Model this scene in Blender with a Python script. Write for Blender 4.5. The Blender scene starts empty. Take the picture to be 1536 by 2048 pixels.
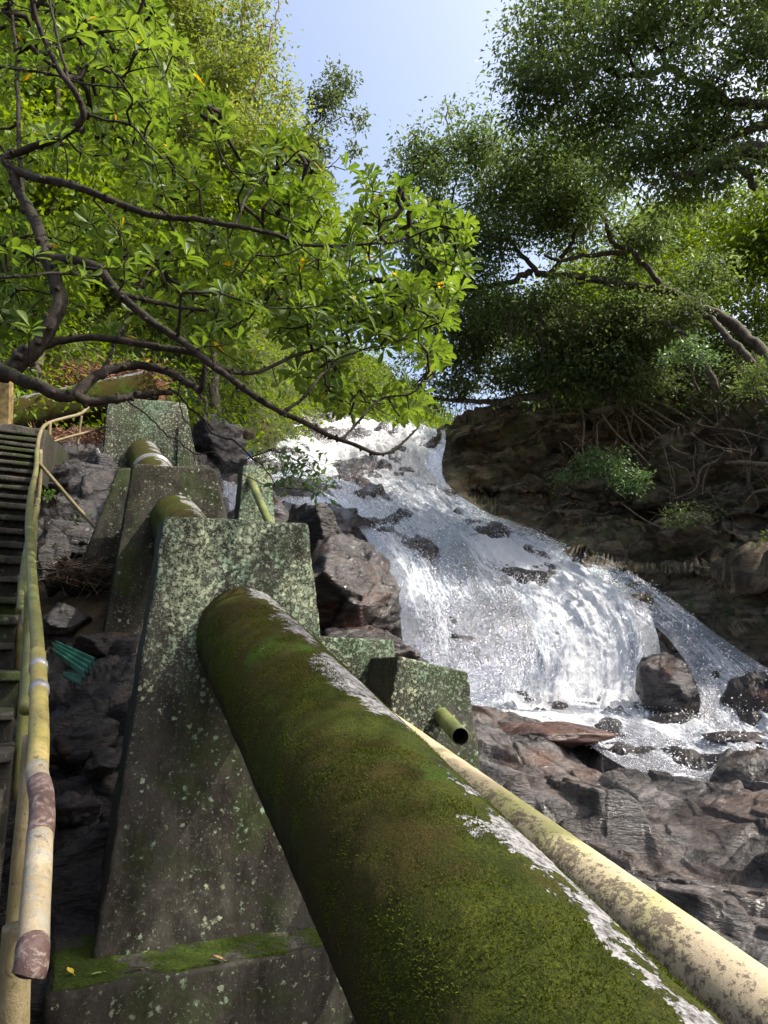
import bpy, math, random
import numpy as np
from mathutils import Vector, Matrix

random.seed(7)
RNG = np.random.default_rng(11)
scene = bpy.context.scene
COL = scene.collection

# ------------------------------------------------------------------ camera
PITCH = math.radians(12.0)
FPX = 1420.0
CAM = np.array([0.0, 0.0, 0.0])
cam_data = bpy.data.cameras.new("camera")
cam_data.sensor_fit = 'VERTICAL'
cam_data.sensor_height = 24.0
cam_data.lens = 24.0 * FPX / 2048.0
cam_data.clip_start = 0.05
cam_data.clip_end = 3000
cam = bpy.data.objects.new("camera", cam_data)
cam.rotation_euler = (math.pi / 2 + PITCH, 0, 0)
COL.objects.link(cam)
scene.camera = cam

# ------------------------------------------------------------------ light
SUN_AZ, SUN_EL = math.radians(97), math.radians(52)
S = Vector((math.sin(SUN_AZ) * math.cos(SUN_EL), math.cos(SUN_AZ) * math.cos(SUN_EL), math.sin(SUN_EL)))
world = bpy.data.worlds.new("World")
scene.world = world
world.use_nodes = True
wn = world.node_tree
wn.nodes.clear()
sky = wn.nodes.new('ShaderNodeTexSky')
sky.sky_type = 'NISHITA'
sky.sun_disc = False
sky.sun_elevation = SUN_EL
sky.sun_rotation = SUN_AZ
sky.air_density = 1.0
sky.dust_density = 7.0
sky.ozone_density = 1.2
bg = wn.nodes.new('ShaderNodeBackground')
bg.inputs['Strength'].default_value = 0.15
wo = wn.nodes.new('ShaderNodeOutputWorld')
wn.links.new(sky.outputs[0], bg.inputs[0])
wn.links.new(bg.outputs[0], wo.inputs[0])
sl = bpy.data.lights.new("sun", 'SUN')
sl.energy = 2.8
sl.angle = math.radians(0.53)
sl.color = (1.0, 0.95, 0.86)
so = bpy.data.objects.new("sun", sl)
so.rotation_euler = S.to_track_quat('Z', 'Y').to_euler()
so.location = (20, 0, 30)
COL.objects.link(so)
scene.view_settings.view_transform = 'Standard'
scene.view_settings.look = 'None'
scene.view_settings.gamma = 1.0
scene.view_settings.use_curve_mapping = False
scene.view_settings.exposure = 1.3
scene.render.engine = 'CYCLES'
scene.cycles.max_bounces = 6
scene.cycles.transparent_max_bounces = 12
scene.cycles.use_denoising = True

# ------------------------------------------------------------------ maths helpers
CP, SP = math.cos(PITCH), math.sin(PITCH)


def ray(px, py):
    u = (np.asarray(px, float) - 768.0) / FPX
    v = (1024.0 - np.asarray(py, float)) / FPX
    return np.stack([u + 0 * v, CP - SP * v + 0 * u, SP + CP * v + 0 * u], -1)


def P(px, py, Y):
    d = ray(px, py)
    return CAM + d * (np.asarray(Y, float) / d[..., 1])[..., None]


def on_plane(px, py, p0, n):
    d = ray(px, py)
    t = np.dot(np.asarray(p0) - CAM, n) / np.dot(d, n)
    return CAM + d * t


def nrm(v):
    v = np.asarray(v, float)
    return v / np.maximum(np.linalg.norm(v, axis=-1, keepdims=True), 1e-9)


def _h(ix, iy, iz, s):
    with np.errstate(over='ignore'):
        x = (ix.astype(np.uint32) * np.uint32(0x9E3779B1)) ^ (iy.astype(np.uint32) * np.uint32(0x85EBCA77)) ^ \
            (iz.astype(np.uint32) * np.uint32(0xC2B2AE3D)) ^ np.uint32((s * 0x27D4EB2F) & 0xFFFFFFFF)
        x ^= x >> np.uint32(15); x *= np.uint32(0x2C1B3C6D)
        x ^= x >> np.uint32(12); x *= np.uint32(0x297A2D39)
        x ^= x >> np.uint32(15)
    return x.astype(np.float64) / 4294967296.0


def vnoise(p, s=0):
    f = np.floor(p); i = f.astype(np.int64); w = p - f; w = w * w * (3 - 2 * w)
    r = 0
    for dx in (0, 1):
        for dy in (0, 1):
            for dz in (0, 1):
                k = _h(i[..., 0] + dx, i[..., 1] + dy, i[..., 2] + dz, s)
                r = r + k * (w[..., 0] if dx else 1 - w[..., 0]) * (w[..., 1] if dy else 1 - w[..., 1]) * (w[..., 2] if dz else 1 - w[..., 2])
    return r * 2 - 1


def fbm(p, o=4, s=0, g=0.5):
    r = 0; a = 1; t = 0
    for k in range(o):
        r = r + a * vnoise(p * (2.03 ** k) + 17.3 * k, s + k); t += a; a *= g
    return r / t


def voronoi(p, s=0):
    """F1, F2, three hashes of the nearest cell, vector to its point"""
    i = np.floor(p).astype(np.int64)
    n = len(p)
    f1 = np.full(n, 9.0); f2 = np.full(n, 9.0)
    hs = np.zeros((n, 3)); vec = np.zeros((n, 3))
    for dx in (-1, 0, 1):
        for dy in (-1, 0, 1):
            for dz in (-1, 0, 1):
                cx, cy, cz = i[:, 0] + dx, i[:, 1] + dy, i[:, 2] + dz
                q = np.stack([cx + _h(cx, cy, cz, s), cy + _h(cx, cy, cz, s + 1), cz + _h(cx, cy, cz, s + 2)], -1)
                v = p - q
                d = np.sqrt((v * v).sum(1))
                m = d < f1
                f2 = np.where(m, f1, np.minimum(f2, d))
                f1 = np.where(m, d, f1)
                if m.any():
                    vec[m] = v[m]
                    hs[m] = np.stack([_h(cx[m], cy[m], cz[m], s + 3), _h(cx[m], cy[m], cz[m], s + 4), _h(cx[m], cy[m], cz[m], s + 5)], -1)
    return f1, f2, hs, vec


def rot(ax, deg):
    return np.array(Matrix.Rotation(math.radians(deg), 3, ax))


def facets(p, s, k):
    """soft-edged tilted facets: blend of the planes of the neighbouring cells, and the crack distance"""
    i = np.floor(p).astype(np.int64)
    n = len(p); W = np.zeros(n); Hh = np.zeros(n); f1 = np.full(n, 9.0); f2 = np.full(n, 9.0)
    for dx in (-1, 0, 1):
        for dy in (-1, 0, 1):
            for dz in (-1, 0, 1):
                cx, cy, cz = i[:, 0] + dx, i[:, 1] + dy, i[:, 2] + dz
                v = p - np.stack([cx + _h(cx, cy, cz, s), cy + _h(cx, cy, cz, s + 1), cz + _h(cx, cy, cz, s + 2)], -1)
                d = np.sqrt((v * v).sum(1))
                h0 = _h(cx, cy, cz, s + 3)
                h = (h0 - .5) * 1.2 + ((_h(cx, cy, cz, s + 4) - .5) * v[:, 0] + (_h(cx, cy, cz, s + 5) - .5) * v[:, 1] + (_h(cx, cy, cz, s + 6) - .5) * v[:, 2]) * 1.9
                w = np.exp(-k * d)
                W += w; Hh += w * h
                f2 = np.minimum(f2, np.maximum(f1, d)); f1 = np.minimum(f1, d)
    return Hh / W, f2 - f1


def rocky(p, layers, s=0, k=22):
    """displacement height from tilted fracture blocks; layers = (scale xyz, tilt matrix, amp, crack)"""
    d = np.zeros(len(p))
    warp = np.stack([fbm(p * .8, 3, s + 40), fbm(p * .8 + 9, 3, s + 50), fbm(p * .8 + 21, 3, s + 60)], -1)
    for q_, (sc, R, amp, crack) in enumerate(layers):
        q = (p + warp * 0.10 * max(sc)) @ R.T / np.array(sc)
        h, e = facets(q, s + 10 * q_, k)
        gate = sstep(-.15, .25, vnoise(q * .6 + 5, s + 77))
        d += amp * h - crack * amp * gate * np.exp(-(e / 0.06) ** 2)
    return d


def tps(ctrl):
    c = np.array(ctrl, float)
    X = c[:, :2] / 300.0; n = len(c)

    def phi(r2):
        return 0.5 * r2 * np.log(r2 + 1e-9)
    K = phi(((X[:, None] - X[None]) ** 2).sum(-1)) + np.eye(n) * 0.002
    A = np.zeros((n + 3, n + 3)); A[:n, :n] = K; A[:n, n] = 1; A[:n, n + 1:] = X; A[n, :n] = 1; A[n + 1:, :n] = X.T
    w = np.linalg.solve(A, np.concatenate([np.log(c[:, 2]), np.zeros(3)]))

    def f(px, py):
        q = np.stack([np.asarray(px, float), np.asarray(py, float)], -1) / 300.0
        sh = q.shape[:-1]; q = q.reshape(-1, 2)
        out = np.empty(len(q))
        for a in range(0, len(q), 20000):
            b = q[a:a + 20000]
            out[a:a + 20000] = phi(((b[:, None] - X[None]) ** 2).sum(-1)) @ w[:n] + w[n] + b @ w[n + 1:]
        return np.exp(out).reshape(sh)
    return f


def sstep(a, b, x):
    t = np.clip((x - a) / (b - a), 0, 1)
    return t * t * (3 - 2 * t)


def curve(pts, n):
    """Catmull-Rom through rows of any width"""
    p = np.array(pts, float)
    p = np.vstack([2 * p[0] - p[1], p, 2 * p[-1] - p[-2]])
    m = len(p) - 3
    t = np.linspace(0, m - 1e-6, n); i = t.astype(int); f = (t - i)[:, None]
    a, b, c, d = p[i], p[i + 1], p[i + 2], p[i + 3]
    return 0.5 * (2 * b + (c - a) * f + (2 * a - 5 * b + 4 * c - d) * f ** 2 + (3 * b - a - 3 * c + d) * f ** 3)


# ------------------------------------------------------------------ object helpers
def tag(o, label=None, cat=None, group=None, kind=None):
    if label: o['label'] = label
    if cat: o['category'] = cat
    if group: o['group'] = group
    if kind: o['kind'] = kind
    return o


def empty(name, loc, label=None, cat=None, group=None):
    o = bpy.data.objects.new(name, None)
    o.empty_display_size = 0.1
    o.location = Vector(loc)
    COL.objects.link(o)
    return tag(o, label, cat, group)


def link(name, me, parent=None, kind=None):
    o = bpy.data.objects.new(name, me)
    COL.objects.link(o)
    if parent is not None:
        o.parent = parent
        if parent.type == 'EMPTY' and parent.parent is None:
            o.location = -parent.location
    if kind: o['kind'] = kind
    return o


def mesh(name, V, F, m, smooth=True, uv=None, attrs=None):
    """V (n,3); F (m,k) with k constant, or a list of such arrays"""
    me = bpy.data.meshes.new(name)
    V = np.asarray(V, np.float32)
    Fs = F if isinstance(F, list) else [F]
    me.vertices.add(len(V)); me.vertices.foreach_set('co', V.ravel())
    loops = np.concatenate([f.ravel() for f in Fs]).astype(np.int32)
    tot = np.concatenate([np.full(len(f), f.shape[1]) for f in Fs])
    st = np.concatenate([[0], np.cumsum(tot)[:-1]]).astype(np.int32)
    me.loops.add(len(loops)); me.loops.foreach_set('vertex_index', loops)
    me.polygons.add(len(tot)); me.polygons.foreach_set('loop_start', st)
    try:
        me.polygons.foreach_set('loop_total', tot.astype(np.int32))
    except Exception:
        pass
    me.update(calc_edges=True)
    me.polygons.foreach_set('use_smooth', np.full(len(tot), smooth))
    if uv is not None:
        l = me.uv_layers.new(name='UVMap')
        l.data.foreach_set('uv', np.asarray(uv, np.float32)[loops].ravel())
    for k, a in (attrs or {}).items():
        at = me.attributes.new(k, 'FLOAT', 'POINT'); at.data.foreach_set('value', np.asarray(a, np.float32))
    me.materials.append(m)
    me.validate()
    return me


def join(parts):
    V = []; F = {}; o = 0
    for v, f in parts:
        V.append(v)
        for g in (f if isinstance(f, list) else [f]):
            F.setdefault(g.shape[1], []).append(g + o)
        o += len(v)
    return np.vstack(V), [np.vstack(x) for x in F.values()]


def grid_faces(n, m, keep=None, wrap=False):
    i = np.arange(n - 1)[:, None]
    j = np.arange(m if wrap else m - 1)[None]
    j2 = (j + 1) % m
    F = np.stack([i * m + j, i * m + j2, (i + 1) * m + j2, (i + 1) * m + j], -1).reshape(-1, 4)
    if keep is not None:
        F = F[keep.ravel()[F].all(1)]
    return F


def grid_normals(G):
    a = np.gradient(G, axis=0); b = np.gradient(G, axis=1)
    return nrm(np.cross(a, b))


def tube(pts, rad, sides=8, cap=True, lump=0.0, sd=0):
    pts = np.asarray(pts, float); n = len(pts)
    rad = np.broadcast_to(np.asarray(rad, float), (n,))
    T = nrm(np.gradient(pts, axis=0))
    up = np.array([0, 0, 1.0]) if abs(T[0][2]) < 0.9 else np.array([1.0, 0, 0])
    A = np.empty((n, 3)); a = nrm(np.cross(T[0], up))
    for k in range(n):
        a = a - T[k] * np.dot(a, T[k]); a = a / (np.linalg.norm(a) + 1e-9); A[k] = a
    B = np.cross(T, A)
    th = np.linspace(0, 2 * math.pi, sides, endpoint=False)
    R = A[:, None] * np.cos(th)[None, :, None] + B[:, None] * np.sin(th)[None, :, None]
    rr = np.broadcast_to(rad[:, None], (n, sides)).copy()
    V = pts[:, None] + R * rr[..., None]
    if lump:
        q = V.reshape(-1, 3)
        rr *= 1 + lump * fbm(q * (0.6 / max(rad.mean(), .002)) + sd, 3, 5).reshape(n, sides)
        V = pts[:, None] + R * rr[..., None]
    V = V.reshape(-1, 3)
    F = [grid_faces(n, sides, wrap=True)]
    if cap:
        c0 = len(V)
        V = np.vstack([V, pts[:1], pts[-1:]])
        j = np.arange(sides); j2 = (j + 1) % sides
        F.append(np.stack([np.full(sides, c0), j2, j], -1))
        F.append(np.stack([np.full(sides, c0 + 1), (n - 1) * sides + j, (n - 1) * sides + j2], -1))
        F = [F[0], np.vstack(F[1:])]
    return V, F


# ------------------------------------------------------------------ material helpers
def new_mat(name):
    m = bpy.data.materials.new(name); m.use_nodes = True; m.node_tree.nodes.clear()
    return m, m.node_tree


def N(nt, typ, ins=None, **pr):
    n = nt.nodes.new(typ)
    for k, v in pr.items(): setattr(n, k, v)
    for k, v in (ins or {}).items():
        s = n.inputs[k]
        if isinstance(v, bpy.types.NodeSocket): nt.links.new(v, s)
        else: s.default_value = v
    return n


def c4(c): return (c[0], c[1], c[2], 1.0)


def mixc(nt, f, a, b):
    n = nt.nodes.new('ShaderNodeMix'); n.data_type = 'RGBA'
    for s, v in ((n.inputs[0], f), (n.inputs[6], a), (n.inputs[7], b)):
        if isinstance(v, bpy.types.NodeSocket): nt.links.new(v, s)
        elif isinstance(v, (int, float)): s.default_value = v
        else: s.default_value = c4(v)
    return n.outputs[2]


def ma(nt, op, a, b=0.0, c=0.0, clamp=False):
    n = nt.nodes.new('ShaderNodeMath'); n.operation = op; n.use_clamp = clamp
    for s, v in zip(n.inputs, (a, b, c)):
        if isinstance(v, bpy.types.NodeSocket): nt.links.new(v, s)
        else: s.default_value = v
    return n.outputs[0]


def mr(nt, x, a, b, c=0.0, d=1.0):
    return N(nt, 'ShaderNodeMapRange', {0: x, 1: a, 2: b, 3: c, 4: d}, clamp=True, interpolation_type='SMOOTHSTEP').outputs[0]


def coords(nt, scale=(1, 1, 1), rotn=(0, 0, 0), kind='pos'):
    if kind == 'pos': v = N(nt, 'ShaderNodeNewGeometry').outputs['Position']
    else: v = N(nt, 'ShaderNodeTexCoord').outputs[kind]
    return N(nt, 'ShaderNodeMapping', {'Vector': v, 'Scale': scale, 'Rotation': rotn}).outputs[0]


def noise(nt, v, s, d=4.0, r=0.55, dist=0.0):
    return N(nt, 'ShaderNodeTexNoise', {'Vector': v, 'Scale': s, 'Detail': d, 'Roughness': r, 'Distortion': dist}).outputs[0]


def vor(nt, v, s, feat='F1', out='Distance'):
    n = N(nt, 'ShaderNodeTexVoronoi', {'Vector': v, 'Scale': s}, feature=feat)
    return n.outputs[out]


def bump(nt, h, st=0.5, d=0.01, nrmin=None):
    i = {'Height': h, 'Strength': st, 'Distance': d}
    if nrmin is not None: i['Normal'] = nrmin
    return N(nt, 'ShaderNodeBump', i).outputs[0]


def finish(nt, col, rough=0.8, normal=None, spec=0.5, extra=None):
    i = {'Base Color': col if isinstance(col, bpy.types.NodeSocket) else c4(col), 'Roughness': rough, 'Specular IOR Level': spec}
    if normal is not None: i['Normal'] = normal
    i.update(extra or {})
    b = N(nt, 'ShaderNodeBsdfPrincipled', i)
    o = N(nt, 'ShaderNodeOutputMaterial', {0: b.outputs[0]})
    return b


def m_simple(name, col, rough=0.8, var=0.3, s=20, spec=0.3, bd=0.003):
    m, nt = new_mat(name)
    v = coords(nt)
    n = noise(nt, v, s, 5)
    c = mixc(nt, mr(nt, n, .3, .7), [x * (1 - var) for x in col], [min(1, x * (1 + var)) for x in col])
    finish(nt, c, rough, bump(nt, n, .6, bd), spec)
    return m


def m_leaf(name, dark, light, yellow=None, trans=0.35, rough=0.42, spec=0.5, sc=0.7):
    m, nt = new_mat(name)
    g = N(nt, 'ShaderNodeNewGeometry')
    big = noise(nt, coords(nt), sc, 3)
    isl = g.outputs['Random Per Island']
    f = ma(nt, 'ADD', ma(nt, 'MULTIPLY', isl, .55), mr(nt, big, .35, .65, 0, .45))
    c = mixc(nt, f, dark, light)
    if yellow is not None:
        c = mixc(nt, mr(nt, isl, .9955, .997), c, yellow)
    b = N(nt, 'ShaderNodeBsdfPrincipled', {'Base Color': c, 'Roughness': rough, 'Specular IOR Level': spec})
    tc = N(nt, 'ShaderNodeHueSaturation', {'Hue': 0.485, 'Saturation': 1.08, 'Value': 1.7, 'Color': c}).outputs[0]
    t = N(nt, 'ShaderNodeBsdfTranslucent', {'Color': tc})
    mx = N(nt, 'ShaderNodeMixShader', {0: trans, 1: b.outputs[0], 2: t.outputs[0]})
    N(nt, 'ShaderNodeOutputMaterial', {0: mx.outputs[0]})
    return m


def m_bark(name, a, b, moss=None):
    m, nt = new_mat(name)
    v = coords(nt)
    n = noise(nt, v, 14, 6, .65)
    n2 = noise(nt, v, 60, 4, .6)
    c = mixc(nt, mr(nt, n, .35, .65), a, b)
    if moss is not None:
        z = N(nt, 'ShaderNodeSeparateXYZ', {0: N(nt, 'ShaderNodeNewGeometry').outputs['Normal']}).outputs[2]
        c = mixc(nt, ma(nt, 'MULTIPLY', mr(nt, z, .0, .8), mr(nt, noise(nt, v, 7, 4), .45, .6)), c, moss)
    h = ma(nt, 'ADD', n, ma(nt, 'MULTIPLY', n2, .5))
    finish(nt, c, .85, bump(nt, h, .9, .012), .25)
    return m


def m_rock(name, a, b, c_, rough=(0.3, 0.7), strat=(0, 0, 0), sscale=(1, 1, 5), lichen=None, rust=None, bd=0.04, spec=.5):
    m, nt = new_mat(name)
    v = coords(nt, sscale, strat)
    w = coords(nt)
    n1 = noise(nt, v, 1.6, 8, .62, .4)
    n2 = noise(nt, w, 1.1, 5, .6)
    n3 = noise(nt, w, 26, 6, .7)
    n4 = noise(nt, v, 9, 6, .65, .3)
    col = mixc(nt, mr(nt, n1, .42, .59), a, b)
    col = mixc(nt, mr(nt, n2, .45, .7), col, c_)
    col = mixc(nt, mr(nt, n3, .35, .7, 0, .45), col, [x * .35 for x in a])
    if rust is not None:
        col = mixc(nt, ma(nt, 'MULTIPLY', mr(nt, noise(nt, w, .8, 5, .6, .5), .56, .70), mr(nt, n4, .3, .6)), col, rust)
    if lichen is not None:
        z = N(nt, 'ShaderNodeSeparateXYZ', {0: N(nt, 'ShaderNodeNewGeometry').outputs['Normal']}).outputs[2]
        col = mixc(nt, ma(nt, 'MULTIPLY', mr(nt, noise(nt, w, 1.7, 6, .7), .47, .62), mr(nt, z, -.5, .6, .35, 1)), col, lichen)
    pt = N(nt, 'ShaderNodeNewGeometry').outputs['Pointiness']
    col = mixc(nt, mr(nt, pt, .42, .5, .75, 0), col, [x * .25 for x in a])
    h = ma(nt, 'ADD', ma(nt, 'MULTIPLY', n1, 1.0), ma(nt, 'ADD', ma(nt, 'MULTIPLY', n4, .45), ma(nt, 'MULTIPLY', n3, .18)))
    r = mr(nt, noise(nt, w, 3.5, 5, .6), .35, .65, rough[0], rough[1])
    finish(nt, col, r, bump(nt, h, 1.0, bd), spec)
    return m


def m_concrete(name, z0, z1, amt=1.0, base=(.066, .060, .048), moss=.5):
    """z0..z1: below z0 few lichens, above z1 dense"""
    m, nt = new_mat(name)
    w = coords(nt)
    ws = coords(nt, (1, 1, .35))
    zz = N(nt, 'ShaderNodeSeparateXYZ', {0: N(nt, 'ShaderNodeNewGeometry').outputs['Position']}).outputs[2]
    n1 = noise(nt, w, 2.2, 6, .65)
    n2 = noise(nt, w, 38, 6, .75)
    n3 = noise(nt, ws, 6, 6, .7)
    dk = [x * .38 for x in base]
    lt = [min(1, x * 1.8) for x in base]
    col = mixc(nt, mr(nt, n3, .35, .62), dk, base)
    col = mixc(nt, mr(nt, n2, .52, .72), col, lt)
    col = mixc(nt, ma(nt, 'MULTIPLY', mr(nt, n1, .5, .62), moss), col, (.032, .05, .008))
    zf = mr(nt, zz, z0, z1)
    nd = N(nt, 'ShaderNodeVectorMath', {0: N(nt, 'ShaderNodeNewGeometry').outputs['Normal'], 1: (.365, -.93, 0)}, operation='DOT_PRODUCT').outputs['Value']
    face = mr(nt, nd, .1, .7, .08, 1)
    wv = N(nt, 'ShaderNodeVectorMath', {0: w, 1: N(nt, 'ShaderNodeVectorMath', {0: N(nt, 'ShaderNodeTexNoise', {'Vector': w, 'Scale': 55.0, 'Detail': 5.0, 'Roughness': .75}).outputs['Color'], 1: (.05, .05, .05)}, operation='MULTIPLY').outputs[0]}, operation='ADD').outputs[0]
    big = mr(nt, noise(nt, ws, 2.6, 5, .7), .38, .6)
    sp = None; cell = None
    for sc_, off_ in ((40.0, 0), (80.0, 3.1), (150.0, 7.7)):
        vz = N(nt, 'ShaderNodeTexVoronoi', {'Vector': N(nt, 'ShaderNodeVectorMath', {0: wv, 1: (off_, off_, 0)}, operation='ADD').outputs[0], 'Scale': sc_})
        cl_ = N(nt, 'ShaderNodeSeparateXYZ', {0: vz.outputs['Color']}).outputs[0]
        thr = ma(nt, 'SUBTRACT', .985, ma(nt, 'ADD', ma(nt, 'MULTIPLY', zf, .20), ma(nt, 'MULTIPLY', ma(nt, 'MULTIPLY', big, ma(nt, 'ADD', zf, .05)), .36)))
        on = ma(nt, 'GREATER_THAN', cl_, thr)
        d_ = ma(nt, 'MULTIPLY', on, mr(nt, vz.outputs['Distance'], .50, .64, 1, 0))
        sp = d_ if sp is None else ma(nt, 'MAXIMUM', sp, d_)
        cell = cl_ if cell is None else cell
    sp = ma(nt, 'MULTIPLY', sp, mr(nt, n2, .38, .52, .3, 1))
    sp = ma(nt, 'MULTIPLY', ma(nt, 'MULTIPLY', sp, amt), face)
    lc = mixc(nt, cell, (.24, .31, .20), (.40, .43, .28))
    lc = mixc(nt, mr(nt, n1, .4, .6), lc, (.22, .31, .22))
    col = mixc(nt, mr(nt, face, .1, .9, .6, 0), col, (.02, .02, .014))  # painted shade: sides turned away from the pier front are darkened
    col = mixc(nt, sp, col, lc)
    h = ma(nt, 'ADD', ma(nt, 'MULTIPLY', n2, .5), ma(nt, 'ADD', ma(nt, 'MULTIPLY', sp, .35), ma(nt, 'MULTIPLY', n3, .6)))
    finish(nt, col, .93, bump(nt, h, 1.0, .012), .15)
    return m


MAT = {}
MAT['bark_dark'] = m_bark('bark_dark', (.012, .009, .007), (.040, .031, .024), (.028, .034, .009))
MAT['bark_grey'] = m_bark('bark_grey', (.028, .022, .017), (.10, .082, .062), (.04, .05, .015))
MAT['bark_light'] = m_bark('bark_light', (.10, .08, .06), (.28, .23, .17))
MAT['root'] = m_bark('root_bark', (.07, .052, .038), (.19, .145, .105))
MAT['leaf_near'] = m_leaf('leaf_near', (.045, .095, .012), (.13, .20, .028), (.5, .36, .03), .48, .46, .4, 1.3)
MAT['leaf_banyan'] = m_leaf('leaf_banyan', (.042, .078, .022), (.12, .175, .045), None, .46, .45, .35, .8)
MAT['leaf_olive'] = m_leaf('leaf_olive', (.038, .062, .018), (.095, .135, .040), None, .40, .5, .35, .8)
MAT['leaf_bright'] = m_leaf('leaf_bright', (.05, .10, .008), (.15, .22, .018), (.35, .25, .05), .45, .5, .3, .5)
MAT['leaf_yellow'] = m_leaf('leaf_yellow', (.085, .125, .018), (.19, .24, .045), (.34, .26, .08), .45, .55, .3, .35)
MAT['leaf_shrub'] = m_leaf('leaf_shrub', (.05, .10, .03), (.11, .19, .06), None, .35, .4, .6, 2)
MAT['leaf_fern'] = m_leaf('leaf_fern', (.05, .13, .015), (.10, .22, .03), None, .4, .5, .3, 2)
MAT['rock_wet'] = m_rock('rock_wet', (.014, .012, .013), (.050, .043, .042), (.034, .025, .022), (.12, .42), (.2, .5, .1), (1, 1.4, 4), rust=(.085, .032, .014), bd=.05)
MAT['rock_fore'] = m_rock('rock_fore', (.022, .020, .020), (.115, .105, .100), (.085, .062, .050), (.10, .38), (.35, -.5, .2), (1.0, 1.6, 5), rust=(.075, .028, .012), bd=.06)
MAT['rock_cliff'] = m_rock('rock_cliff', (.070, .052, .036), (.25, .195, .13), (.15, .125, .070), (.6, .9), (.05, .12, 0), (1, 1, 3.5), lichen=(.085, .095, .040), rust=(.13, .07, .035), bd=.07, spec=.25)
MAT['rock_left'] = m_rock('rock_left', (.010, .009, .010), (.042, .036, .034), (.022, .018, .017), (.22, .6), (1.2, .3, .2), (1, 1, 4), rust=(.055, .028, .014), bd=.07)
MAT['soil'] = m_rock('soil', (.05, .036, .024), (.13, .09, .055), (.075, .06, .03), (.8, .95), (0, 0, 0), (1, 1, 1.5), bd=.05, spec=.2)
MAT['green_hill'] = m_rock('green_hill', (.03, .045, .012), (.07, .09, .02), (.06, .06, .02), (.8, .95), (0, 0, 0), (1, 1, 1), bd=.1, spec=.1)
MAT['teal'] = m_simple('teal_sheet', (.10, .30, .24), .5, .25, 9)
MAT['steel'] = m_simple('steel_band', (.16, .16, .17), .35, .4, 60, .6)
MAT['post_yellow'] = m_simple('weathered_yellow', (.17, .12, .045), .75, .55, 7)
MAT['litter'] = m_simple('leaf_litter', (.20, .10, .055), .8, .6, 9)
MAT['straw'] = m_simple('dry_needles', (.30, .22, .14), .8, .4, 9)
MAT['leaf_fallen_yellow'] = m_simple('fallen_leaf_yellow', (.52, .40, .06), .5, .2, 60)
MAT['leaf_fallen_green'] = m_simple('fallen_leaf_green', (.22, .28, .07), .5, .2, 60)
MAT['leaf_fallen_brown'] = m_simple('fallen_leaf_brown', (.26, .17, .06), .6, .3, 60)
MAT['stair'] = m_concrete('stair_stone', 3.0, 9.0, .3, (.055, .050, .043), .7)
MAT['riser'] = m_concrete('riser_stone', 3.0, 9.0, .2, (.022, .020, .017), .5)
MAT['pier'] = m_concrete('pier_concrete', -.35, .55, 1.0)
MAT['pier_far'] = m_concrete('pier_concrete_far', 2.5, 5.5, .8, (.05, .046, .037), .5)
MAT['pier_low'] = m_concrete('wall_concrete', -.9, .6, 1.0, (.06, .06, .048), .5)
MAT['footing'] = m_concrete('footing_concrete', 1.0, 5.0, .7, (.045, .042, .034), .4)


def m_footing_top():
    m, nt = new_mat('mossy_ledge')
    w = coords(nt)
    n1 = noise(nt, w, 5, 6, .7); n2 = noise(nt, w, 60, 5, .7)
    c = mixc(nt, mr(nt, n2, .35, .65), (.03, .028, .024), (.09, .085, .075))
    g = mixc(nt, mr(nt, n2, .3, .7), (.018, .034, .004), (.06, .09, .012))
    c = mixc(nt, mr(nt, n1, .42, .52), c, g)
    finish(nt, c, .95, bump(nt, ma(nt, 'ADD', n1, n2), 1, .02), .15)
    return m


MAT['ledge'] = m_footing_top()


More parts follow.
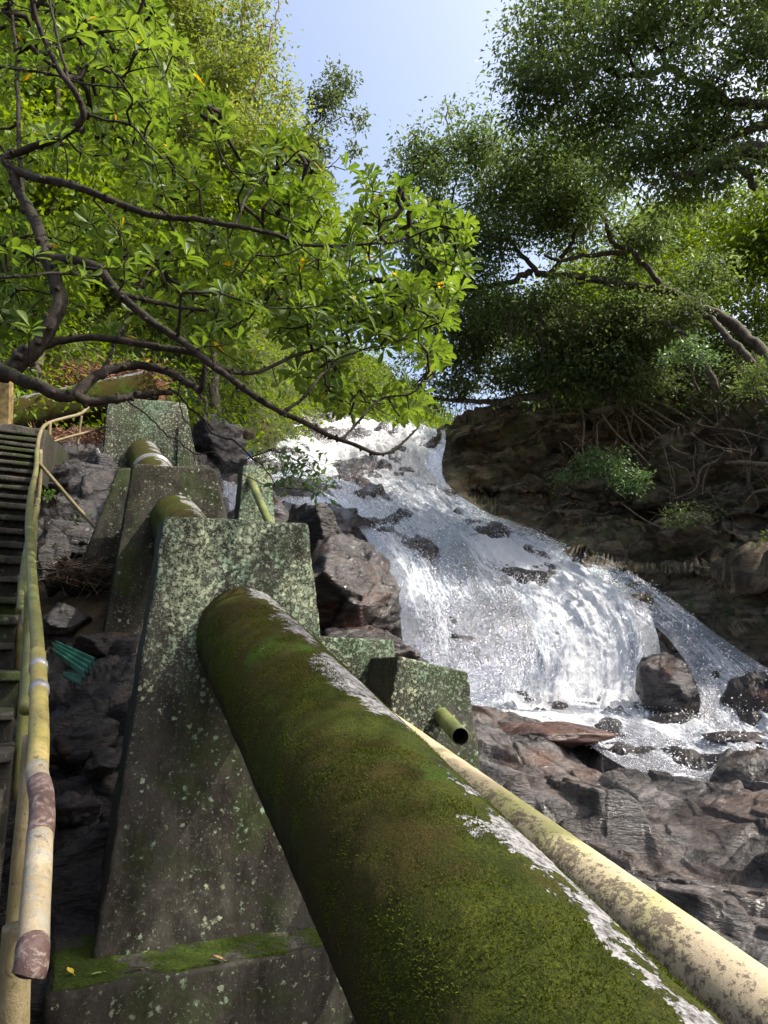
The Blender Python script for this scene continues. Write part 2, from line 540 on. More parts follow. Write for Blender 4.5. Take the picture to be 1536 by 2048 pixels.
def m_moss_pipe():
    """UV: u = angle 0..1 (0.5 = top), v = metres along"""
    m, nt = new_mat('moss_pipe')
    uv = N(nt, 'ShaderNodeUVMap').outputs[0]
    sx = N(nt, 'ShaderNodeSeparateXYZ', {0: uv})
    u, v = sx.outputs[0], sx.outputs[1]
    w = coords(nt)
    big = noise(nt, w, 2.0, 5, .6, .4)
    mid = noise(nt, w, 9, 6, .7)
    fine = noise(nt, w, 130, 4, .75)
    g = mixc(nt, mr(nt, mid, .35, .65), (.030, .042, .004), (.080, .092, .008))
    g = mixc(nt, mr(nt, big, .42, .56), g, (.060, .040, .010))
    g = mixc(nt, mr(nt, noise(nt, w, 3.3, 4), .56, .7), g, (.060, .13, .010))
    g = mixc(nt, mr(nt, fine, .3, .75), [.016, .022, .003], g)
    bare = mixc(nt, mr(nt, noise(nt, w, 45, 6, .75), .38, .6), (.045, .042, .040), (.22, .22, .22))
    # bare band on the right flank of the crown of the pipe
    d = ma(nt, 'ABSOLUTE', ma(nt, 'SUBTRACT', ma(nt, 'ADD', u, ma(nt, 'MULTIPLY', ma(nt, 'SUBTRACT', mid, .5), .13)), .558))
    msk = ma(nt, 'SUBTRACT', ma(nt, 'MULTIPLY', mr(nt, noise(nt, coords(nt, (1, 1, 1)), 2.6, 6, .75), .42, .55), .068), d)
    msk = mr(nt, ma(nt, 'ADD', msk, ma(nt, 'MULTIPLY', ma(nt, 'SUBTRACT', noise(nt, w, 40, 4, .7), .5), .03)), -.003, .005)
    spots = mr(nt, ma(nt, 'ADD', ma(nt, 'MULTIPLY', noise(nt, w, 7.5, 5, .7), 1), ma(nt, 'MULTIPLY', mr(nt, u, .5, .7, 0, .07), 1)), .70, .715)
    msk = ma(nt, 'MAXIMUM', msk, spots)
    under_tone = mixc(nt, mr(nt, mid, .35, .65), (.012, .011, .006), (.032, .022, .012))  # darker brown toward the underside, reaching higher on the left
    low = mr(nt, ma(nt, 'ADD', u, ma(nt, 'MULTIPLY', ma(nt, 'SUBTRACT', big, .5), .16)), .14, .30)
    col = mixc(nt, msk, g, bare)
    col = mixc(nt, low, under_tone, col)
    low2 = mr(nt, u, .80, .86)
    col = mixc(nt, low2, col, under_tone)
    h = ma(nt, 'MULTIPLY', ma(nt, 'ADD', ma(nt, 'MULTIPLY', fine, .8), mid), ma(nt, 'SUBTRACT', 1.15, msk))
    finish(nt, col, .95, bump(nt, h, 1.0, .012), .12)
    return m


def m_yellow_pipe():
    m, nt = new_mat('yellow_pipe_paint')
    uv = N(nt, 'ShaderNodeUVMap').outputs[0]
    u = N(nt, 'ShaderNodeSeparateXYZ', {0: uv}).outputs[0]
    w = coords(nt)
    n1 = noise(nt, w, 5, 7, .72, .5); n2 = noise(nt, w, 42, 6, .8)
    base = mixc(nt, mr(nt, n1, .4, .6), (.36, .30, .20), (.34, .31, .17))
    base = mixc(nt, mr(nt, noise(nt, w, 2.0, 3), .5, .65), base, (.28, .28, .11))
    h = ma(nt, 'ADD', n2, ma(nt, 'MULTIPLY', n1, .5))
    wear = mr(nt, ma(nt, 'ADD', h, mr(nt, u, .42, .56, .12, -.06)), .82, .94)
    col = mixc(nt, wear, base, (.115, .088, .062))
    col = mixc(nt, mr(nt, n2, .55, .8, 0, .5), col, (.05, .04, .03))
    finish(nt, col, .72, bump(nt, ma(nt, 'SUBTRACT', n2, ma(nt, 'MULTIPLY', wear, .4)), .8, .006), .3)
    return m


def m_rail(name, a, b, c_):
    m, nt = new_mat(name)
    w = coords(nt)
    n1 = noise(nt, w, 5, 5, .6); n2 = noise(nt, w, 55, 6, .75)
    col = mixc(nt, mr(nt, n1, .42, .58), a, b)
    col = mixc(nt, mr(nt, noise(nt, w, 2.3, 5, .6), .52, .64), col, c_)
    ns = noise(nt, coords(nt, (1, 1, .12)), 60, 4, .6)
    col = mixc(nt, mr(nt, ns, .5, .7, 0, .4), col, [x * .45 for x in a])
    n3 = noise(nt, w, 22, 7, .8, .4)
    col = mixc(nt, mr(nt, n3, .50, .56, 0, .55), col, c_)
    col = mixc(nt, mr(nt, noise(nt, w, 34, 7, .8, .6), .56, .62, 0, .85), col, (.05, .028, .018))
    col = mixc(nt, .28, col, (.01, .008, .005))
    finish(nt, col, .6, bump(nt, ma(nt, 'ADD', n2, n3), .8, .003), .35)
    return m


MAT['moss_pipe'] = m_moss_pipe()
MAT['yellow_pipe'] = m_yellow_pipe()
MAT['rail_green'] = m_rail('rail_green', (.11, .14, .03), (.18, .19, .05), (.15, .10, .06))
MAT['rail_yellow'] = m_rail('rail_yellow', (.30, .25, .07), (.34, .28, .10), (.20, .20, .05))
MAT['rail_bare'] = m_rail('rail_bare', (.27, .22, .13), (.36, .31, .22), (.19, .21, .22))
MAT['rail_rust'] = m_rail('rail_rust', (.065, .035, .030), (.15, .10, .09), (.30, .24, .21))
MAT['rail_tan'] = m_rail('rail_tan', (.20, .16, .08), (.26, .21, .12), (.15, .13, .05))
MAT['green_pipe'] = m_rail('green_pipe_paint', (.13, .17, .04), (.22, .25, .07), (.10, .12, .04))
MAT['pipe_dark'] = m_rail('pipe_inside', (.03, .028, .024), (.05, .045, .04), (.02, .02, .02))


def m_water(name, su, sv, bias, blue=.0):
    """UV u across, v along the flow in metres; attribute dens = how much foam; the rest is clear water"""
    m, nt = new_mat(name)
    uv = N(nt, 'ShaderNodeUVMap').outputs[0]
    a = N(nt, 'ShaderNodeMapping', {'Vector': uv, 'Scale': (su, sv, 1)}).outputs[0]
    w = coords(nt)
    n1 = noise(nt, a, 1.0, 7, .70, .25)
    n2 = noise(nt, a, 4.5, 6, .74, .35)
    n3 = noise(nt, w, 26, 5, .75)
    dens = N(nt, 'ShaderNodeAttribute', attribute_name='dens').outputs['Fac']
    f = ma(nt, 'ADD', ma(nt, 'ADD', ma(nt, 'MULTIPLY', ma(nt, 'SUBTRACT', n1, .5), 1.7), ma(nt, 'MULTIPLY', ma(nt, 'SUBTRACT', n2, .5), 1.25)),
           ma(nt, 'ADD', ma(nt, 'MULTIPLY', ma(nt, 'SUBTRACT', n3, .5), .6), ma(nt, 'SUBTRACT', dens, bias)))
    msk = mr(nt, f, -.03, .20)
    foamc = mixc(nt, mr(nt, f, .0, .5), (.62, .68, .76), (.92, .93, .94))
    h = ma(nt, 'ADD', ma(nt, 'ADD', ma(nt, 'MULTIPLY', n1, .7), n2), ma(nt, 'MULTIPLY', n3, .8))
    bp = bump(nt, h, 1.0, .05)
    foam = N(nt, 'ShaderNodeBsdfPrincipled', {'Base Color': foamc, 'Roughness': .5, 'Specular IOR Level': .4, 'Normal': bp})
    tl = N(nt, 'ShaderNodeBsdfTranslucent', {'Color': (.75, .80, .85, 1), 'Normal': bp})
    foam2 = N(nt, 'ShaderNodeMixShader', {0: .25, 1: foam.outputs[0], 2: tl.outputs[0]})
    gl = N(nt, 'ShaderNodeBsdfGlossy', {'Color': (.9, .93, 1, 1), 'Roughness': .12, 'Normal': bp})
    tr = N(nt, 'ShaderNodeBsdfTransparent', {'Color': (.80, .84, .88, 1)})
    fr = N(nt, 'ShaderNodeFresnel', {'IOR': 1.33, 'Normal': bp})
    wt = N(nt, 'ShaderNodeMixShader', {0: ma(nt, 'ADD', fr.outputs[0], .06, clamp=True), 1: tr.outputs[0], 2: gl.outputs[0]})
    mx = N(nt, 'ShaderNodeMixShader', {0: msk, 1: wt.outputs[0], 2: foam2.outputs[0]})
    N(nt, 'ShaderNodeOutputMaterial', {0: mx.outputs[0]})
    return m


MAT['fall'] = m_water('falling_water', 3.0, .42, .50)
MAT['rapid'] = m_water('rapid_water', 2.6, .7, .52)
m_, nt_ = new_mat('spray')
_b = finish(nt_, (.93, .94, .96), .35, None, .5)
MAT['spray'] = m_

# ------------------------------------------------------------------ the valley: rock bed, cliff, foreground rocks
BED = tps([
    (380, 830, 22), (490, 815, 23), (640, 835, 23.5), (760, 850, 23), (870, 868, 22),
    (400, 900, 18), (500, 900, 19.5), (640, 900, 20.5), (760, 920, 20.2), (860, 930, 19.8),
    (380, 1000, 13.5), (480, 1000, 15), (600, 985, 16.6), (720, 985, 18), (850, 990, 18.4),
    (640, 1080, 14.6), (740, 1060, 15.8), (850, 1060, 16.5), (960, 1050, 17), (1080, 1070, 16.8),
    (500, 1150, 11.8), (640, 1160, 12.7), (780, 1150, 13.9), (900, 1150, 14.4), (1050, 1140, 14.9), (1180, 1150, 14.7),
    (640, 1290, 11), (800, 1280, 12.0), (950, 1280, 12.5), (1100, 1250, 13), (1250, 1250, 12.9),
    (640, 1400, 9.8), (830, 1400, 11), (950, 1408, 11.2), (1100, 1410, 11.2), (1250, 1420, 11.0), (1400, 1425, 10.3), (1540, 1430, 9.3), (1700, 1430, 8.2),
    (800, 1480, 8.6), (900, 1460, 9.1), (960, 1440, 9.9), (1060, 1450, 10), (1160, 1470, 9.7), (1250, 1490, 9.2), (1400, 1500, 8.9), (1540, 1500, 8.3), (1700, 1500, 7.4),
    (1080, 1490, 8.9), (1200, 1545, 8.0), (1340, 1560, 7.6), (1480, 1560, 7.4), (1700, 1560, 6.8),
    (850, 1600, 6.7), (1000, 1600, 7.0), (1150, 1620, 6.7), (1300, 1640, 6.5), (1450, 1660, 6.2), (1600, 1650, 5.9),
    (900, 1800, 4.8), (1100, 1750, 5.3), (1250, 1740, 5.4), (1400, 1760, 5.1), (1560, 1780, 4.8),
    (1000, 2000, 3.9), (1300, 1950, 4.1), (1500, 1900, 4.2), (1700, 1950, 3.9), (1500, 2150, 3.3), (1200, 2250, 3.1), (1750, 2250, 2.9),
    (900, 860, 20.6), (960, 815, 20.4), (1100, 800, 18.9), (1250, 790, 17.1), (1400, 780, 15.3), (1540, 780, 13.4), (1700, 780, 11.6),
    (900, 920, 20.0), (980, 970, 19.0), (1100, 970, 17.6), (1250, 970, 15.9), (1400, 970, 14.1), (1540, 970, 12.4), (1700, 970, 10.8),
    (1150, 1080, 16.2), (1280, 1080, 15.0), (1400, 1080, 13.6), (1540, 1080, 12.0), (1700, 1080, 10.4),
    (1300, 1160, 14.2), (1430, 1180, 12.8), (1560, 1200, 11.2), (1700, 1200, 9.8),
    (1330, 1270, 12.4), (1450, 1300, 11.4), (1560, 1330, 10.2), (1700, 1330, 9.2),
    (1250, 700, 19), (1400, 660, 18.5), (1540, 640, 17), (1700, 640, 15)])


def ledge1(px): return np.interp(px, [860, 960, 1100, 1250, 1400, 1536, 1700], [975, 993, 1002, 1030, 1040, 1050, 1060])


def ledge2(px): return np.interp(px, [1100, 1200, 1340, 1536, 1700], [1105, 1130, 1138, 1135, 1140])


def bedY(px, py):
    Y = BED(px, py)
    r1 = sstep(880, 960, px)
    Y = Y + r1 * (0.55 - 0.95 * sstep(-7, 9, py - ledge1(px)))* (1 - sstep(60, 160, py - ledge1(px)) * .5) * sstep(0, 40, 1180 - py)
    r2 = sstep(1120, 1180, px)
    Y = Y + r2 * (0.35 - 0.7 * sstep(-6, 8, py - ledge2(px))) * sstep(0, 60, 1260 - py)
    # overlapping slabs in the upper cliff
    Y = Y - r1 * 0.35 * sstep(-6, 6, py - (np.interp(px, [880, 1000, 1150, 1536], [905, 915, 880, 900]))) * sstep(0, 20, ledge1(px) - py)
    return Y


def ytop(px):
    return np.interp(px, [300, 380, 480, 640, 760, 870, 885, 905, 960, 990, 1060, 1150, 1250, 1400, 1700],
                     [845, 820, 810, 830, 848, 864, 852, 842, 826, 812, 800, 785, 740, 680, 620])


def build_bed():
    n, m = 470, 520
    pxs = np.linspace(330, 1720, m)
    t = np.linspace(0, 1, n) ** 1.0
    top = ytop(pxs)
    bot = 2300.0
    PY = top[None] + (bot - top[None]) * t[:, None] ** 1.25
    PX = np.broadcast_to(pxs[None], PY.shape)
    G = P(PX, PY, bedY(PX, PY))
    Nn = grid_normals(G)
    Nn = Nn * np.sign((Nn * (CAM - G)).sum(-1, keepdims=True) + 1e-9)
    q = G.reshape(-1, 3)
    pyf, pxf = PY.ravel(), PX.ravel()
    tilt = rot('Y', 28) @ rot('X', -20)
    tilt3 = rot('Z', 38)
    fore = sstep(1430, 1560, pyf + (1100 - pxf) * .1)
    d_f = rocky(q, [((2.3, 1.0, 1.3), tilt3, .50, .30), ((.95, .42, .6), tilt3, .20, .35), ((.36, .17, .24), tilt3, .06, .25)], 3, 24)
    cliff = sstep(880, 930, pxf) * (1 - fore)
    d_c = rocky(q, [((1.7, 1.5, .62), rot('X', 6), .28, .9), ((.75, .6, .30), rot('Y', 8), .17, 1.0), ((.26, .22, .12), rot('Y', 8), .045, .7)], 71, 55)
    d_w = rocky(q, [((1.6, 1.3, .8), tilt, .22, .4), ((.6, .45, .25), tilt, .09, .5)], 133) + .03 * fbm(q * 6, 3, 9)
    wf = (1 - fore) * (1 - cliff)
    wet = np.clip(1 - np.abs(pxf - np.interp(pyf, [860, 1000, 1150, 1300, 1430], [700, 800, 980, 1080, 1200])) /
                  np.interp(pyf, [860, 1000, 1150, 1430], [200, 170, 240, 330]), 0, 1)
    d = fore * d_f + cliff * (d_c * (1 - sstep(0, .25, wet)) + d_w * .6 * sstep(0, .25, wet)) + wf * d_w
    far_scale = np.clip(np.linalg.norm(q, axis=1) / 9.0, .55, 1.3)
    q = q + Nn.reshape(-1, 3) * (d * far_scale)[:, None]
    G = q.reshape(n, m, 3)
    # roll the top edge over and back so the lip and the cliff have thickness
    back = []
    for k, (dy, dz) in enumerate([(.25, .02), (.8, .0), (2.0, -.2), (5, -.8)]):
        b = G[0] + np.array([0, dy, dz]) * 1.0
        back.insert(0, b)
    G = np.vstack([np.array(back), G])
    PYa = np.vstack([np.repeat(PY[:1], 4, 0), PY]); PXa = np.vstack([np.repeat(PX[:1], 4, 0), PX])
    return G, PXa, PYa


G, GPX, GPY = build_bed()
nn, mm = GPX.shape


def sub_sheet(name, keep, mat_, kind='structure', label=None):
    F = grid_faces(nn, mm, keep)
    used = np.unique(F); remap = -np.ones(nn * mm, int); remap[used] = np.arange(len(used))
    me = mesh(name, G.reshape(-1, 3)[used], remap[F], mat_, True)
    o = link(name, me, None, kind)
    if label: o['label'] = label
    return o


def build_foreground():
    n, m = 640, 430
    pxs = np.linspace(790, 1720, m)
    top = np.interp(pxs, [790, 900, 1060, 1200, 1340, 1480, 1720], [1412, 1420, 1432, 1492, 1532, 1537, 1552])
    t = np.linspace(0, 1, n)[:, None]
    PY = top[None] + (2250 - top[None]) * t ** 1.35
    PX = np.broadcast_to(pxs[None], PY.shape)
    Gf = P(PX, PY, bedY(PX, PY))
    q = Gf.reshape(-1, 3).copy()
    R = rot('Z', 52)
    w = np.stack([fbm(q * .9, 3, 5), fbm(q * .9 + 7, 3, 6), 0 * q[:, 0]], -1) * .22
    p2 = (q + w) * np.array([1, 1, .25]); p2 = p2 @ R.T
    ramp = sstep(0, .06, t + 0 * PY).ravel()
    q[:, 2] += .05 * (1 - ramp)
    h = 0
    for k, (sx, sy, am, cr, kk) in enumerate(((2.3, 1.05, .32, .14, 26), (1.0, .45, .13, .32, 60), (.34, .17, .028, .45, 50))):
        hh, e = facets(p2 / np.array([sx, sy, 1.0]), 500 + k * 10, kk)
        h = h + am * hh - cr * am * np.exp(-(e / .035) ** 2)
    st = fbm((q @ rot('Z', 30).T) * np.array([4, 9, 4]), 4, 21) * .014 + fbm(q * 14, 3, 22) * .008
    q[:, 2] += (h * .85) * (.25 + .75 * ramp) + st
    return q, grid_faces(n, m)


q_, f_ = build_foreground()
link('foreground_rocks', mesh('foreground_rocks', q_, f_, MAT['rock_fore']), None, 'structure')['label'] = 'dark slabby streamside rocks at the lower right beside the yellow pipe'
foreline = np.interp(GPX, [330, 900, 1060, 1200, 1340, 1480, 1720], [1420, 1428, 1440, 1500, 1540, 1545, 1560])
cellw = 6
kf = GPY > foreline - cellw
G[..., 2] -= np.clip(GPY - (foreline - 4), 0, 80) * .014
clf = (GPX > np.interp(GPY, [800, 870, 980, 1060, 1160, 1260, 1400, 1500], [885, 870, 880, 1020, 1190, 1330, 1700, 1750])) & (~(GPY > foreline + 40))
kc = clf
kb = ~(GPY > foreline + 40)
kb2 = (GPX < np.interp(GPY, [800, 870, 980, 1060, 1160, 1260, 1400, 1500], [889, 874, 884, 1024, 1194, 1334, 1704, 1754]) + 6) & kb
sub_sheet('cliff', kc, MAT['rock_cliff'], label='shaded brown rock cliff with ledges right of the waterfall')
sub_sheet('stream_bed', kb2, MAT['rock_wet'], label='wet dark rock face under the falling water')


def surf(px, py, off=0.0):
    """a point on the undisplaced bed, moved off metres toward the viewer"""
    return P(px, py, bedY(px, py) - off)


# ground far and wide
gp = np.array([[-900, -300, -6], [900, -300, -6], [900, 1500, -6], [-900, 1500, -6]], float)
link('ground', mesh('ground', gp, np.array([[0, 1, 2, 3]]), MAT['soil']), None, 'structure')['label'] = 'dark soil floor of the valley'

# ------------------------------------------------------------------ water
def water_sheet(name, L, R, dens, off, mat_, n=300, m=200, amp=.10, label='', sd=0, su=1.0):
    l = curve(L, n); r = curve(R, n)
    s = np.linspace(0, 1, m)
    PX = l[:, None, 0] * (1 - s) + r[:, None, 0] * s
    PY = l[:, None, 1] * (1 - s) + r[:, None, 1] * s
    Y = bedY(PX, PY) - off
    G0 = P(PX, PY, Y)
    Nn = grid_normals(G0); Nn = Nn * np.sign((Nn * (CAM - G0)).sum(-1, keepdims=True) + 1e-9)
    du = np.concatenate([np.zeros((n, 1)), np.cumsum(np.linalg.norm(np.diff(G0, axis=1), axis=-1), 1)], 1)
    dv = np.concatenate([np.zeros((1, m)), np.cumsum(np.linalg.norm(np.diff(G0, axis=0), axis=-1), 0)], 0)
    V_ = dv.mean(1, keepdims=True) + 0 * dv
    U_ = (s[None] - .5) * 5.5 * su + 0 * dv
    T = np.linspace(0, 1, n)[:, None]
    Sx = np.broadcast_to(s[None], (n, m)); Tx = np.broadcast_to(T, (n, m))
    D = dens(Sx, Tx, PX, PY)
    fl = np.stack([U_ * 1.6, V_ * .6, 0 * U_ + sd], -1)
    d = fbm(fl, 4, 91 + sd) * 1.3 + fbm(fl * np.array([3, 3, 1]), 3, 95 + sd) * .6
    d3 = fbm(G0 * 9, 3, 99) * .35
    G1 = G0 + Nn * ((d + d3) * amp * (.4 + np.clip(D, 0, 1)))[..., None]
    keep = D > -.75
    F = grid_faces(n, m, keep)
    me = mesh(name, G1.reshape(-1, 3), F, mat_, True, np.stack([U_, V_], -1).reshape(-1, 2), {'dens': D.ravel()})
    o = link(name, me, None, 'structure'); o['label'] = label
    return G1, Nn, D


def dens_main(S_, T_, px, py):
    D = np.full(S_.shape, .58)
    D += .28 * np.exp(-((px - np.interp(py, [860, 950, 1000, 1060, 1120, 1200, 1300, 1400], [700, 760, 820, 900, 1080, 1180, 1200, 1180])) / np.interp(py, [860, 1000, 1400], [150, 80, 120])) ** 2)
    # thinner left curtain low down
    D -= .60 * np.exp(-((px - 950) / 70) ** 2) * sstep(1160, 1280, py)
    D += .16 * np.exp(-((px - 855) / 32) ** 2) * sstep(1050, 1200, py)
    D -= .42 * np.exp(-(((px - 900) / 55) ** 2 + ((py - 1110) / 60) ** 2))
    D -= .25 * np.exp(-(((px - 770) / 60) ** 2 + ((py - 1020) / 30) ** 2))
    D -= .34 * np.exp(-(((px - 1050) / 30) ** 2 + ((py - 1300) / 50) ** 2))
    D += .35 * sstep(1370, 1410, py) * sstep(960, 1050, px)
    D += .15 * sstep(1000, 900, py) * sstep(560, 700, px)
    edge = np.minimum(S_, 1 - S_)
    D -= .75 * (1 - sstep(0, .10, edge))
    D -= .30 * (1 - sstep(0, .25, S_)) * sstep(1000, 880, py)
    D -= .30 * sstep(1380, 1410, py) * sstep(960, 880, px)
    D += .22 * fbm(np.stack([px / 60, py / 90, 0 * px], -1), 3, 44)
    return D


W1 = water_sheet('waterfall',
    [(462, 806), (478, 850), (520, 900), (600, 958), (680, 1010), (730, 1075), (768, 1140), (790, 1205), (805, 1290), (815, 1350), (818, 1412)],
    [(892, 862), (890, 890), (884, 930), (896, 968), (950, 1010), (1040, 1050), (1150, 1098), (1215, 1145), (1285, 1205), (1320, 1300), (1305, 1432)],
    dens_main, .30, MAT['fall'], 460, 380, .13, 'white cascading waterfall pouring down the dark rock face', 1)


def dens_right(S_, T_, px, py):
    D = .42 + .30 * np.sin(S_ * 9 + 1.0 + T_ * 4) * .5 + .2 * T_
    edge = np.minimum(S_, 1 - S_)
    D -= .7 * (1 - sstep(0, .18, edge))
    D -= .35 * (1 - sstep(0, .15, T_))
    D += .30 * fbm(np.stack([px / 40, py / 40, 0 * px], -1), 3, 46)
    return D


W2 = water_sheet('side_rapids',
    [(1150, 1130), (1240, 1200), (1330, 1270), (1380, 1340), (1400, 1400), (1400, 1450), (1480, 1500), (1580, 1560)],
    [(1200, 1110), (1320, 1180), (1410, 1250), (1480, 1300), (1560, 1350), (1640, 1380), (1700, 1430), (1740, 1480)],
    dens_right, .22, MAT['rapid'], 260, 200, .08, 'thin white rapids spilling around the dark boulder at right', 2, .8)


def dens_pool(S_, T_, px, py):
    D = .82 - .38 * sstep(.30, .62, T_) + .25 * sstep(.5, 1, S_) * sstep(.3, .5, T_)
    edge = np.minimum(S_, 1 - S_)
    D -= .6 * (1 - sstep(0, .12, S_)) * sstep(.2, .4, T_)
    D -= .5 * (1 - sstep(0, .05, 1 - S_))
    D += .28 * fbm(np.stack([px / 50, py / 20, 0 * px], -1), 3, 47)
    return D


W3 = water_sheet('plunge_pool',
    [(935, 1412), (985, 1438), (1080, 1452), (1180, 1490), (1260, 1535), (1370, 1556), (1480, 1560), (1640, 1580)],
    [(960, 1392), (1150, 1405), (1290, 1422), (1380, 1434), (1420, 1452), (1500, 1500), (1600, 1530), (1740, 1530)],
    dens_pool, .16, MAT['rapid'], 300, 160, .07, 'foaming pool and rapid at the foot of the waterfall', 3, .55)


def dens_seep(S_, T_, px, py):
    return .25 + .30 * fbm(np.stack([px / 25, py / 60, 0 * px], -1), 4, 48) - .5 * (1 - sstep(0, .2, np.minimum(S_, 1 - S_)))


W4 = water_sheet('side_trickle',
    [(420, 835), (425, 900), (430, 980), (440, 1060), (460, 1120)],
    [(560, 880), (620, 940), (700, 1010), (700, 1060), (690, 1130)],
    dens_seep, .12, MAT['fall'], 160, 120, .05, 'thin water streaks trickling over dark rock left of the fall', 4, .5)


def spray(Wg, count, size, seedw, lift, label, name='water_spray', pw=1.0, fl=.06):
    G1, Nn, D = Wg
    n, m, _ = G1.shape
    rng = np.random.default_rng(seedw)
    w = np.clip(D + .1, 0.02, 1.0) ** pw * (D > -.3)
    area = np.linalg.norm(np.cross(np.gradient(G1, axis=0), np.gradient(G1, axis=1)), axis=-1)
    clump = np.clip(vnoise(G1.reshape(-1, 3) * 2.2, 7).reshape(n, m) + .6, .05, 2)
    w = (w * area * clump).ravel(); w /= w.sum()
    idx = rng.choice(n * m, count, p=w)
    p = G1.reshape(-1, 3)[idx]; nn_ = Nn.reshape(-1, 3)[idx]
    fdir = nrm(np.gradient(G1, axis=0)).reshape(-1, 3)[idx]
    p = p + rng.normal(0, fl, (count, 3)) + nn_ * (np.abs(rng.normal(0, lift, count)))[:, None]
    s = size * rng.lognormal(0, .55, count)
    ln = s * rng.uniform(1, 5, count)
    ax = nrm(fdir + rng.normal(0, .45, (count, 3)))
    sd = nrm(np.cross(ax, rng.normal(0, 1, (count, 3)))); td = np.cross(ax, sd)
    V = np.stack([p + ax * ln[:, None], p - ax * ln[:, None], p + sd * s[:, None], p + td * s[:, None], p - sd * s[:, None], p - td * s[:, None]], 1)
    Fo = np.array([[0, 2, 3], [0, 3, 4], [0, 4, 5], [0, 5, 2], [1, 3, 2], [1, 4, 3], [1, 5, 4], [1, 2, 5]])
    F = (Fo[None] + (np.arange(count) * 6)[:, None, None]).reshape(-1, 3)
    o = link(name, mesh(name, V.reshape(-1, 3), F, MAT['spray'], True), None, 'stuff')
    o['label'] = label; o['category'] = 'spray'
    return o


spray(W1, 60000, .0032, 5, .08, 'white droplets and foam flecks flying off the waterfall')
spray(W2, 5000, .0034, 6, .05, 'foam flecks along the thin rapids at right')
spray(W3, 5000, .0032, 8, .03, 'foam flecks on the pool below the waterfall')

# ------------------------------------------------------------------ boulders and rock masses
def boulder(name, px, py, Y, rx, ry, rz, m, label=None, cat='boulder', group=None, seed=0, sub=40, rough=1.0, parent=None, rotz=0., flat=1.0):
    c = P(px, py, Y)
    th = np.linspace(0, math.pi, sub); ph = np.linspace(0, 2 * math.pi, sub * 2, endpoint=False)
    U = np.stack([np.sin(th)[:, None] * np.cos(ph), np.sin(th)[:, None] * np.sin(ph), np.cos(th)[:, None] + 0 * ph], -1)
    U = U.reshape(-1, 3)
    rg = np.random.default_rng(900 + seed)
    npl = 17 if rough > .75 else 40
    pn = nrm(rg.normal(0, 1, (npl, 3)) * np.array([1, 1, 1.2])); pd = rg.uniform(.62, .98, npl) if rough > .75 else rg.uniform(.86, 1.0, npl)
    dt = np.maximum(U @ pn.T, .02)
    r = -np.log(np.exp(-45 * np.minimum(pd[None] / dt, 3)).sum(1)) / 45
    V = U * np.minimum(r, 1.25)[:, None] * np.array([rx, ry, rz])
    q = V + seed * 13.7
    sc = (rx + ry + rz) / 3
    d = rocky(q, [((sc * .7, sc * .6, sc * .4), rot('Y', 25), sc * .10 * rough, .25), ((sc * .25, sc * .2, sc * .13), rot('Y', 25), sc * .035 * rough, .3)], 200 + seed, 34)
    V = V + nrm(V) * (d + sc * .02 * fbm(q * 5 / sc, 4, seed))[:, None]
    V = V @ rot('Z', rotz).T
    F = grid_faces(sub, sub * 2, wrap=True)[:, ::-1]
    me = mesh(name, V, F, m, True)
    o = link(name, me, parent)
    o.location = Vector(c) - (parent.location if parent else Vector((0, 0, 0)))
    return tag(o, label, cat if parent is None else None, group)


boulder('boulder', 1328, 1375, 10.6, .42, .42, .52, MAT['rock_wet'], 'round dark wet boulder standing in the foot of the waterfall', seed=1, sub=60, rough=.55)
boulder('boulder', 1365, 1440, 10.2, .5, .4, .10, MAT['rock_wet'], 'low flat wet rock in the pool below the round boulder', seed=2, sub=50, rough=.6)
boulder('boulder', 1485, 1478, 8.9, .42, .35, .10, MAT['rock_wet'], 'low dark rock between the right rapids and the pool', seed=21, sub=50, rough=.6)
# brown rock hump at the pool edge
MAT['rock_rust'] = m_rock('rock_rust', (.030, .014, .010), (.10, .045, .028), (.06, .028, .018), (.10, .4), (.2, .5, .1), (1, 1.4, 4), bd=.05)
boulder('boulder', 1085, 1470, 9.3, .80, .5, .17, MAT['rock_rust'], 'rust brown wet rock hump between pool and grey rocks', seed=3, sub=56, rough=.6)
# rock masses between first pier and the fall
boulder('rock_outcrop', 716, 1210, 8.6, .66, .9, .70, MAT['rock_wet'], 'dark craggy rock block between the lichened pier and the waterfall', 'rock', None, 4, 90, 1.1)
boulder('rock_outcrop', 742, 1325, 8.0, .62, .8, .50, MAT['rock_wet'], 'dark brown rock foot just above the lower concrete wall', 'rock', None, 5, 80, 1.0)
boulder('rock_outcrop', 632, 1085, 10.0, .42, 1.0, .48, MAT['rock_left'], 'tan and black rock slab behind the top right corner of the lichened pier', 'rock', None, 6, 80, 1.0, rotz=20)
boulder('rock_outcrop', 425, 905, 14.5, .62, 1.2, .65, MAT['rock_left'], 'dark rock bank below the dangling twigs left of the fall', 'rock', None, 7, 70, 1.0)
boulder('rock_outcrop', 540, 1090, 11.5, .9, 1.2, .8, MAT['rock_wet'], 'wet rock behind the slim concrete pillar', 'rock', None, 8, 70, 1.0)
boulder('stone', 494, 868, 16.5, .22, .3, .13, MAT['rock_cliff'], 'loose square stone on the rim left of the fall', 'stone', None, 9, 24, .5)

